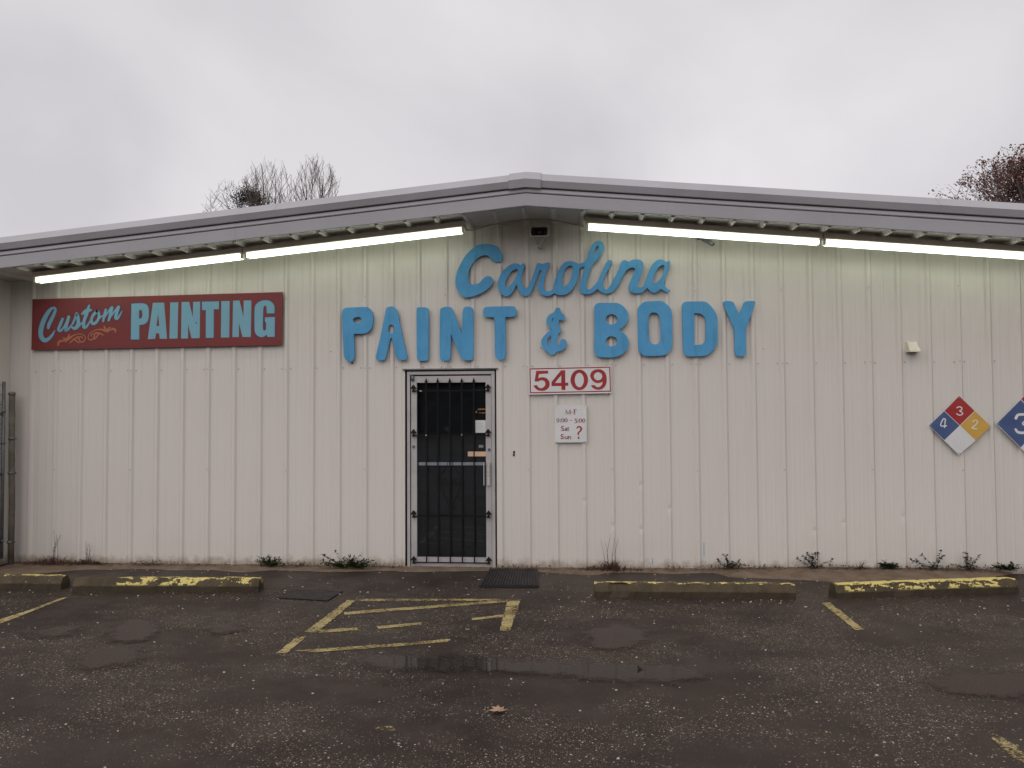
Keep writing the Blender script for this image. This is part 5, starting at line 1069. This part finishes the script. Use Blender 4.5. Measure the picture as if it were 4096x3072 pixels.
# ------------------------------------------------------------------ wheel stops
def wheel_stop(front_a, front_b, mat, label, seed, chips):
    """front_a/front_b: front foot corners on the ground, left to right"""
    rnd = random.Random(seed)
    a = Vector((*front_a, 0)); b = Vector((*front_b, 0))
    ax = (b - a).normalized(); back = Vector((-ax.y, ax.x, 0)); L = (b - a).length
    prof = [(0, 0), (.002, .055), (.036, .118), (.048, .126), (.112, .126), (.124, .118), (.158, .055), (.16, 0)]
    N = 44; m = MB(); vs = []
    for i in range(N + 1):
        t = i / N
        for j, (d, h) in enumerate(prof):
            e = min(t, 1 - t) * L
            shrink = 1.0 if e > .03 else .93 + .07 * e / .03
            q = a + ax * (t * L) + back * (.08 + (d - .08) * shrink)
            hh = h * (1.0 if e > .03 else .955 + .045 * e / .03)
            if 0 < j < 7 and h > 0: q = q + back * rnd.uniform(-.0035, .0035); hh += rnd.uniform(-.0035, .0028)
            for (c0, c1, amt) in chips:
                if c0 < t < c1 and j in (1, 2): q = q + back * (amt * rnd.uniform(.6, 1.1)); hh -= amt * .35
            vs.append((q.x, q.y, hh))
    P_ = len(prof)
    m.add(vs, [(i * P_ + j, i * P_ + j + 1, (i + 1) * P_ + j + 1, (i + 1) * P_ + j) for i in range(N) for j in range(P_ - 1)])
    m.f.append(tuple(range(P_))); m.sm.append(False)
    m.f.append(tuple(N * P_ + j for j in range(P_))); m.sm.append(False)
    o = m.build("wheel_stop", mat)
    return tag(o, label, "wheel stop", "concrete wheel stops along the wall")
wheel_stop((-6.93, -1.315), (-5.100, -1.303), stop_mat(0, -5.9, -5.0, -.10, .0), "mossy brown wheel stop cut off by the left edge of the photo", 1, [])
wheel_stop((-4.930, -1.385), (-3.100, -1.300), stop_mat(1, -4.65, -2.9, -.03, .01), "wheel stop with yellow paint flaking from its right half, left of the door", 2, [])
wheel_stop((0.122, -1.33), (1.953, -1.275), stop_mat(2, -1.5, 3.0, -.16, -.01), "bare mossy wheel stop with a chipped front, nearest right of the door", 3, [(.09, .165, .022)])
wheel_stop((2.318, -1.262), (4.085, -.905), stop_mat(3, 2.2, 4.3, -.02, .10), "slightly turned wheel stop with the most yellow paint, at far right", 4, [(.30, .40, .010)])

# ------------------------------------------------------------------ mats
def mat_slab(name, quad, h, mat, label, ribs=0):
    m = MB(); vs = [(x, y, 0.003) for x, y in quad] + [(x, y, h) for x, y in quad]
    m.add(vs, [(3, 2, 1, 0), (4, 5, 6, 7), (0, 1, 5, 4), (1, 2, 6, 5), (2, 3, 7, 6), (3, 0, 4, 7)])
    if not ribs:
        return tag(m.build(name, mat, None, .002), label, "mat")
    root = empty(name, (quad[3][0], quad[3][1], 0), label, "mat")
    m.build("backing", mat, root)
    a, b, c, d = [Vector((*q, 0)) for q in quad]
    for k in range(ribs):
        t0, t1 = (k + .22) / ribs, (k + .78) / ribs
        p0, p1, p2, p3 = a.lerp(b, t0), a.lerp(b, t1), d.lerp(c, t1), d.lerp(c, t0)
        f = .02
        p0, p3 = p0.lerp(p3, f), p3.lerp(p0, f); p1, p2 = p1.lerp(p2, f), p2.lerp(p1, f)
        q = [p0, p1, p2, p3]
        r_ = MB(); r_.add([(v.x, v.y, h + .0002) for v in q] + [(v.x, v.y, h + .012) for v in q], [(4, 5, 6, 7), (0, 1, 5, 4), (1, 2, 6, 5), (2, 3, 7, 6), (3, 0, 4, 7)])
        r_.build("rib", mat, root)
    return root
M1 = [(-.993, -.10), (-.470, -.09), (-.413, -.958), (-.996, -.991)]
mat_slab("door_mat", M1, .014, M_RUBBER, "ribbed black rubber door mat at the foot of the door", 20)
mat_slab("rubber_mat", MAT2, .010, M_RUBBER, "smooth wet black rubber mat lying askew by the hatched box")

# ------------------------------------------------------------------ fallen leaf and a dark scrap
lx, ly = LEAF
lobes = [(0, -.062), (.006, -.03), (.030, -.040), (.026, -.018), (.058, -.012), (.036, .006), (.052, .030), (.022, .022), (.012, .056), (-.004, .026), (-.030, .044), (-.024, .014), (-.052, .010), (-.028, -.006), (-.036, -.032), (-.006, -.03)]
m = MB(); ca, sa = math.cos(1.9), math.sin(1.9)
vs = [(lx, ly, .014)] + [(lx + x * ca - y * sa, ly + x * sa + y * ca, .010 + .012 * abs(x) / .05 + random.uniform(0, .008)) for x, y in lobes]
m.add(vs, [(0, 1 + k, 1 + (k + 1) % len(lobes)) for k in range(len(lobes))])
lf = empty("fallen_leaf", (lx, ly, 0), "tan lobed dead leaf lying on the asphalt in the foreground", "leaf")
m.build("blade", M_LEAF, lf)
m = MB(); m.tube([(lx - .06 * -sa * -1, ly - .062 * ca, .010), (lx - .075 * 1.0, ly - .02, .006)], .0015, 5); m.build("stalk", M_LEAF, lf)
dxp, dyp = DEBRIS
m = MB()
vs = [(dxp - .018, dyp, .009), (dxp + .022, dyp - .01, .009), (dxp + .020, dyp + .014, .009), (dxp - .012, dyp + .012, .009), (dxp - .020, dyp + .004, .040), (dxp + .010, dyp, .016), (dxp + .012, dyp + .008, .014), (dxp - .014, dyp + .010, .030)]
m.add(vs, [(3, 2, 1, 0), (4, 5, 6, 7), (0, 1, 5, 4), (1, 2, 6, 5), (2, 3, 7, 6), (3, 0, 4, 7)])
tag(m.build("asphalt_lump", speckled("black_scrap", (0.012, 0.010, 0.010), (0.03, 0.025, 0.022), 30, 0.8), None, .003), "small black lump lying in the long puddle right of the door", "lump")

# ------------------------------------------------------------------ weeds along the wall
def leaf_quad(m, p, d, L, w, fold=.25):
    d = d.normalized(); side = d.cross(Vector((0, 0, 1)))
    if side.length < .1: side = Vector((1, 0, 0))
    side.normalize(); up = side.cross(d)
    a = p; b = p + d * L * .5 + side * w + up * w * fold; c = p + d * L; e = p + d * L * .5 - side * w + up * w * fold; mid = p + d * L * .5
    m.add([a, b, c, e, mid], [(0, 1, 4), (1, 2, 4), (2, 3, 4), (3, 0, 4)])
def weed(x, y, kind, size, label, seed):
    rnd = random.Random(seed)
    z0 = dirt_h(x) * .9
    root = empty("weed", (x, y, z0), label, "weed", "weeds along the foot of the wall")
    st, lv = MB(), MB()
    if kind == 'grass':
        for _ in range(int(190 * size / .3)):
            a = rnd.uniform(0, 6.28); r = rnd.uniform(0, size * .9); bx, by = x + r * math.cos(a) * 1.1, min(y + r * math.sin(a) * .25, -.035)
            h = size * rnd.uniform(.10, .42) * max(.25, 1 - r / size)
            le = rnd.uniform(-.7, .7); pts = [Vector((bx, by, z0 - .01)), Vector((bx + le * h * .3, by - rnd.uniform(0, .04), z0 + h * .6)), Vector((bx + le * h * .9, min(by - rnd.uniform(-.02, .07), -.035), z0 + h * rnd.uniform(.6, 1.0)))]
            lv.tube(pts, [.0035, .0028, .0008], 3, False)
        for _ in range(5):
            h = size * rnd.uniform(.7, 1.05); bx = x + rnd.uniform(-.15, .2) * size
            st.tube([(bx, y, z0), (bx + rnd.uniform(-.03, .03), y - .01, z0 + h * .5), (bx + rnd.uniform(-.09, .09), y, z0 + h)], [.0032, .0025, .0010], 4, False)
        st.build("stem", M_DEAD, root); lv.build("blades", M_DEAD, root)['kind'] = "stuff"
    elif kind == 'bush':
        for _ in range(int(26)):
            a = rnd.uniform(-2.6, 2.6); L = size * rnd.uniform(.3, 1.0); e = rnd.uniform(.1, .75)
            d = Vector((math.sin(a), -abs(math.cos(a)) * .45, e)).normalized()
            tip = Vector((x, y, z0)) + d * L; tip.y = min(tip.y, -.04)
            mid = Vector((x, y, z0)) + d * L * .5 + Vector((0, 0, .01))
            st.tube([(x, y, z0), mid, tip], [.003, .002, .001], 4, False)
            for k in range(14):
                t = rnd.uniform(.15, 1); q = Vector((x, y, z0)).lerp(tip, t)
                leaf_quad(lv, q, Vector((rnd.uniform(-1, 1), rnd.uniform(-1, .1), rnd.uniform(-.2, .9))), rnd.uniform(.022, .05), rnd.uniform(.007, .016))
        st.build("stem", M_WEEDD, root); lv.build("leaves", M_WEEDG, root)['kind'] = "stuff"
    else:   # sparse seed-head weed
        nst = 9 if kind == 'seed' else 6
        for _ in range(nst):
            a = rnd.uniform(-1.2, 1.2); L = size * rnd.uniform(.5, 1.0)
            d = Vector((math.sin(a), -.12, math.cos(a) * .9)).normalized()
            b0 = Vector((x + rnd.uniform(-.05, .05), y, z0)); tip = b0 + d * L; mid = b0 + d * L * .5 + Vector((rnd.uniform(-.02, .02), 0, .015))
            tip.y = min(tip.y, -.04)
            st.tube([b0, mid, tip], [.0028, .002, .0012], 4, False)
            for t in (.35, .55, .72, .86, 1.0):
                q = b0.lerp(tip, t) + Vector((rnd.uniform(-.012, .012), 0, rnd.uniform(-.008, .008)))
                for _k in range(3 if t < 1 else 6):
                    leaf_quad(lv, q, Vector((rnd.uniform(-1, 1), rnd.uniform(-1, .3), rnd.uniform(-.4, 1))), rnd.uniform(.018, .036), rnd.uniform(.008, .015))
        for _ in range(40):
            a = rnd.uniform(0, 6.28); r = rnd.uniform(0, size * .35)
            q = Vector((x + r * math.cos(a), min(y - abs(r * math.sin(a)) * .3, -.035), z0 + rnd.uniform(0, .03)))
            leaf_quad(lv, q, Vector((rnd.uniform(-1, 1), rnd.uniform(-1, .2), rnd.uniform(0, .9))), rnd.uniform(.02, .045), rnd.uniform(.006, .013))
        st.build("stem", M_DEAD if kind == 'seed' else M_WEEDD, root); lv.build("leaves", M_WEEDD, root)['kind'] = "stuff"
WD = [(-6.0, -.12, 'grass', .40, "tuft of dead reddish grass at the left corner by the gate post"), (-5.60, -.07, 'grass', .26, "short dead grass tuft under the left end of the red sign"),
      (-3.47, -.06, 'bush', .20, "low green weed right of the flaking wheel stop"), (-2.60, -.12, 'bush', .30, "leafy green weed spreading at the wall left of the door"),
      (-2.44, -.15, 'bush', .22, "bright green clump at the right end of the leafy weed near the door"),
      (.316, -.07, 'grass', .36, "dry brown grass tuft above the bare wheel stop"), (1.56, -.06, 'seed', .17, "small dark seed-head weed above the right end of the bare wheel stop"),
      (2.45, -.06, 'seed', .21, "reddish bushy weed between the two right wheel stops"), (3.20, -.05, 'bush', .13, "tiny green sprout above the yellow wheel stop"),
      (3.65, -.06, 'seedg', .28, "tallest spindly dark weed under the hazard diamond"), (4.02, -.06, 'seedg', .20, "low spreading dark weed just right of the tallest weed"), (4.40, -.05, 'bush', .16, "small dark green weed at the right edge of the photo"),
      (2.93, -.05, 'grass', .10, "tiny dry sprig between the reddish weed and the green sprout")]
for i, (x, y, k, s, lb) in enumerate(WD): weed(x, y, k, s, lb, 40 + i)

lit = MB(); rnd = random.Random(77)
for _ in range(4600):
    x = rnd.uniform(-6.5, 4.7)
    if -1.95 < x < -.92 and rnd.random() < .8: continue
    dens = .5 + .5 * math.sin(x * 5.1 + 1.3 * math.sin(x * 2.3))
    if rnd.random() > .25 + .75 * dens ** 2: continue
    y = -.040 - abs(rnd.gauss(0, .045)); z = dirt_h(x) * max(.3, 1 + y * 2) + rnd.uniform(0, .010 + .022 * dens * (1.5 if x < -2 else 1))
    leaf_quad(lit, Vector((x, y, z)), Vector((rnd.uniform(-1, 1), rnd.uniform(-.6, .2), rnd.uniform(-.15, .7))), rnd.uniform(.012, .045), rnd.uniform(.003, .009))
tag(lit.build("leaf_litter", leafy("litter_brown", (0.040, 0.026, 0.018), (0.11, 0.068, 0.046), 0.9)), "dark brown leaf litter and dead stalks along the foot of the wall", "leaf litter", kind="stuff")

# ------------------------------------------------------------------ trees behind the building
def make_tree(name, base, height, label, seed, spread, levels, crown_start, leaf=None, upright=.75, twig_r=.011, cat="tree", grp=None, kids=4, limbs=7, droop=0.0, env=None, limb_r=.045, cut=(.72, 1.12)):
    rnd = random.Random(seed)
    root = empty(name, base, label, cat, grp)
    tr, tw, lv = MB(), MB(), MB()
    B = Vector(base)
    tips = []
    def limb(p, d, L, r, lev):
        n = 6 if lev == 0 else 4
        pts = [p.copy()]; rad = [r]; q = p.copy(); dd = d.copy()
        for i in range(n):
            dd = (dd + Vector((rnd.uniform(-1, 1), rnd.uniform(-1, 1), rnd.uniform(-.5, .7))) * (.10 if lev < 2 else .20)).normalized()
            dd = (dd + Vector((0, 0, .16 * upright - droop * (lev >= 2)))).normalized()
            q2 = q + dd * (L / n)
            if env and q2.z > env[0].z and sum(((q2[k] - env[0][k]) / env[1][k]) ** 2 for k in range(3)) > rnd.uniform(*cut): break
            q = q2; pts.append(q.copy()); rad.append(max(r * (1 - .72 * (i + 1) / n), twig_r * .5))
        if len(pts) < 2: return
        n = len(pts) - 1
        (tr if lev < 1 else tw).tube(pts, rad, 5 if lev < 1 else 3, False)
        tips.append((pts[-1], dd, pts))
        if lev >= levels: return
        for c in range(kids + (3 if lev == 0 else 0)):
            t = rnd.uniform(.22, .97); i = min(int(t * n), n - 1)
            o = pts[i].lerp(pts[i + 1], t * n - i)
            a = rnd.uniform(0, 6.28); out = Vector((math.cos(a), math.sin(a), rnd.uniform(-.2, .5)))
            limb(o, (dd * upright + out * spread * rnd.uniform(.5, 1.2)).normalized(), L * rnd.uniform(.40, .72), max(rad[i] * .55, twig_r), lev + 1)
    th = height * crown_start
    tr.tube([B, B + Vector((.1, .05, th * .5)), B + Vector((-.05, .1, th))], [height * .017, height * .014, height * .011], 8, False)
    nl = limbs
    for c in range(nl):
        a = 6.2832 * (c + rnd.random() * .6) / nl
        f = rnd.uniform(.35, 1.0)
        o = B + Vector((-.05, .1, th * rnd.uniform(.78, 1.0)))
        limb(o, Vector((math.cos(a) * f * spread * .75, math.sin(a) * f * spread * .75, 1)).normalized(), height * (1 - crown_start) * rnd.uniform(.8, 1.0), limb_r, 0)
    k_ = 1.0
    for mm in (tr, tw): mm.v = [(B.x + (v[0] - B.x) * k_, B.y + (v[1] - B.y) * k_, v[2] * k_) for v in mm.v]
    tips = [(Vector((B.x + (a.x - B.x) * k_, B.y + (a.y - B.y) * k_, a.z * k_)), b, [Vector((B.x + (c.x - B.x) * k_, B.y + (c.y - B.y) * k_, c.z * k_)) for c in cc]) for a, b, cc in tips]
    tr.build("trunk", M_BARK, root); tw.build("crown", M_TWIG, root)
    if leaf:
        cnt, size, mt, zmin = leaf
        tips = [q for q in tips if q[0].z > zmin]
        for _ in range(cnt):
            p, d, pts = rnd.choice(tips)
            q = rnd.choice(pts) if rnd.random() < .5 else p
            q = q + Vector((rnd.gauss(0, .12), rnd.gauss(0, .12), rnd.gauss(0, .12)))
            if q.z < zmin: continue
            leaf_quad(lv, q, Vector((rnd.uniform(-1, 1), rnd.uniform(-1, 1), rnd.uniform(-1, .6))), size * rnd.uniform(.6, 1.2), size * rnd.uniform(.25, .45))
        o = lv.build("foliage", mt, root); o['kind'] = "stuff"
    return root
V3 = Vector
make_tree("bare_tree", (-13.8, 26, 0), 14.0, "tall bare tree in the middle of the bare group behind the left roof slope", 5, .85, 3, .62, None, 1.0, .0075, grp="bare winter trees behind the roof", kids=3, limbs=6, env=(V3((-13.8, 26, 10.4)), V3((1.55, 1.55, 2.95))))
make_tree("bare_tree", (-12.3, 28, 0), 15.0, "bare tree with upright twigs nearest the ridge", 9, .8, 3, .62, None, 1.05, .0075, grp="bare winter trees behind the roof", kids=3, limbs=6, env=(V3((-12.3, 28, 11.0)), V3((1.4, 1.4, 3.1))))
make_tree("bare_tree", (-15.5, 27, 0), 13.2, "low bare tree with drooping twigs at far left behind the roof", 14, .95, 3, .66, None, .7, .0075, grp="bare winter trees behind the roof", kids=3, limbs=6, droop=.10, env=(V3((-15.5, 27, 10.5)), V3((2.0, 2.0, 2.2))))
rnd = random.Random(3)
mst = MB()
for _ in range(2600):
    c = Vector((-14.95 + rnd.gauss(0, .36), 26.6 + rnd.gauss(0, .3), 11.62 + rnd.gauss(0, .22)))
    c.z -= .28 * abs(c.x + 15.15)
    leaf_quad(mst, c, Vector((rnd.uniform(-1, 1), rnd.uniform(-1, 1), rnd.uniform(-.6, 1))), rnd.uniform(.05, .10), rnd.uniform(.025, .04))
o = mst.build("mistletoe_clump", M_EVER)
tag(o, "dark evergreen mistletoe clump in the bare branches behind the left roof slope", "mistletoe")
make_tree("russet_tree", (19.3, 24, 0), 14.0, "tree with russet dead leaves rising behind the right roof slope", 21, 1.0, 3, .40, (21000, .12, M_RUSSET, 9.0), .7, .012, kids=5, limbs=14, env=(V3((19.3, 24, 8.0)), V3((6.7, 5.5, 4.2))), cut=(.6, 1.1), limb_r=.08)
# trees across the street behind the photographer, seen only as the dark reflection in the door glass
wd = MB(); rnd = random.Random(8)
for _ in range(15000):
    x = rnd.uniform(-45, 45); top = 6.5 + 2.2 * math.sin(x * .31) + 1.3 * math.sin(x * .83 + 1)
    c = Vector((x, -62 + rnd.uniform(-2, 2), rnd.uniform(.1, max(top, 3.5)) ))
    leaf_quad(wd, c, Vector((rnd.uniform(-1, 1), rnd.uniform(-.3, .3), rnd.uniform(-1, 1))), rnd.uniform(1.2, 2.4), rnd.uniform(.5, .9))
tag(wd.build("distant_woods", leafy("far_winter_woods", (0.028, 0.027, 0.022), (0.06, 0.054, 0.044), .9)), "dark winter woods across the street from the shop", "woods", kind="stuff")
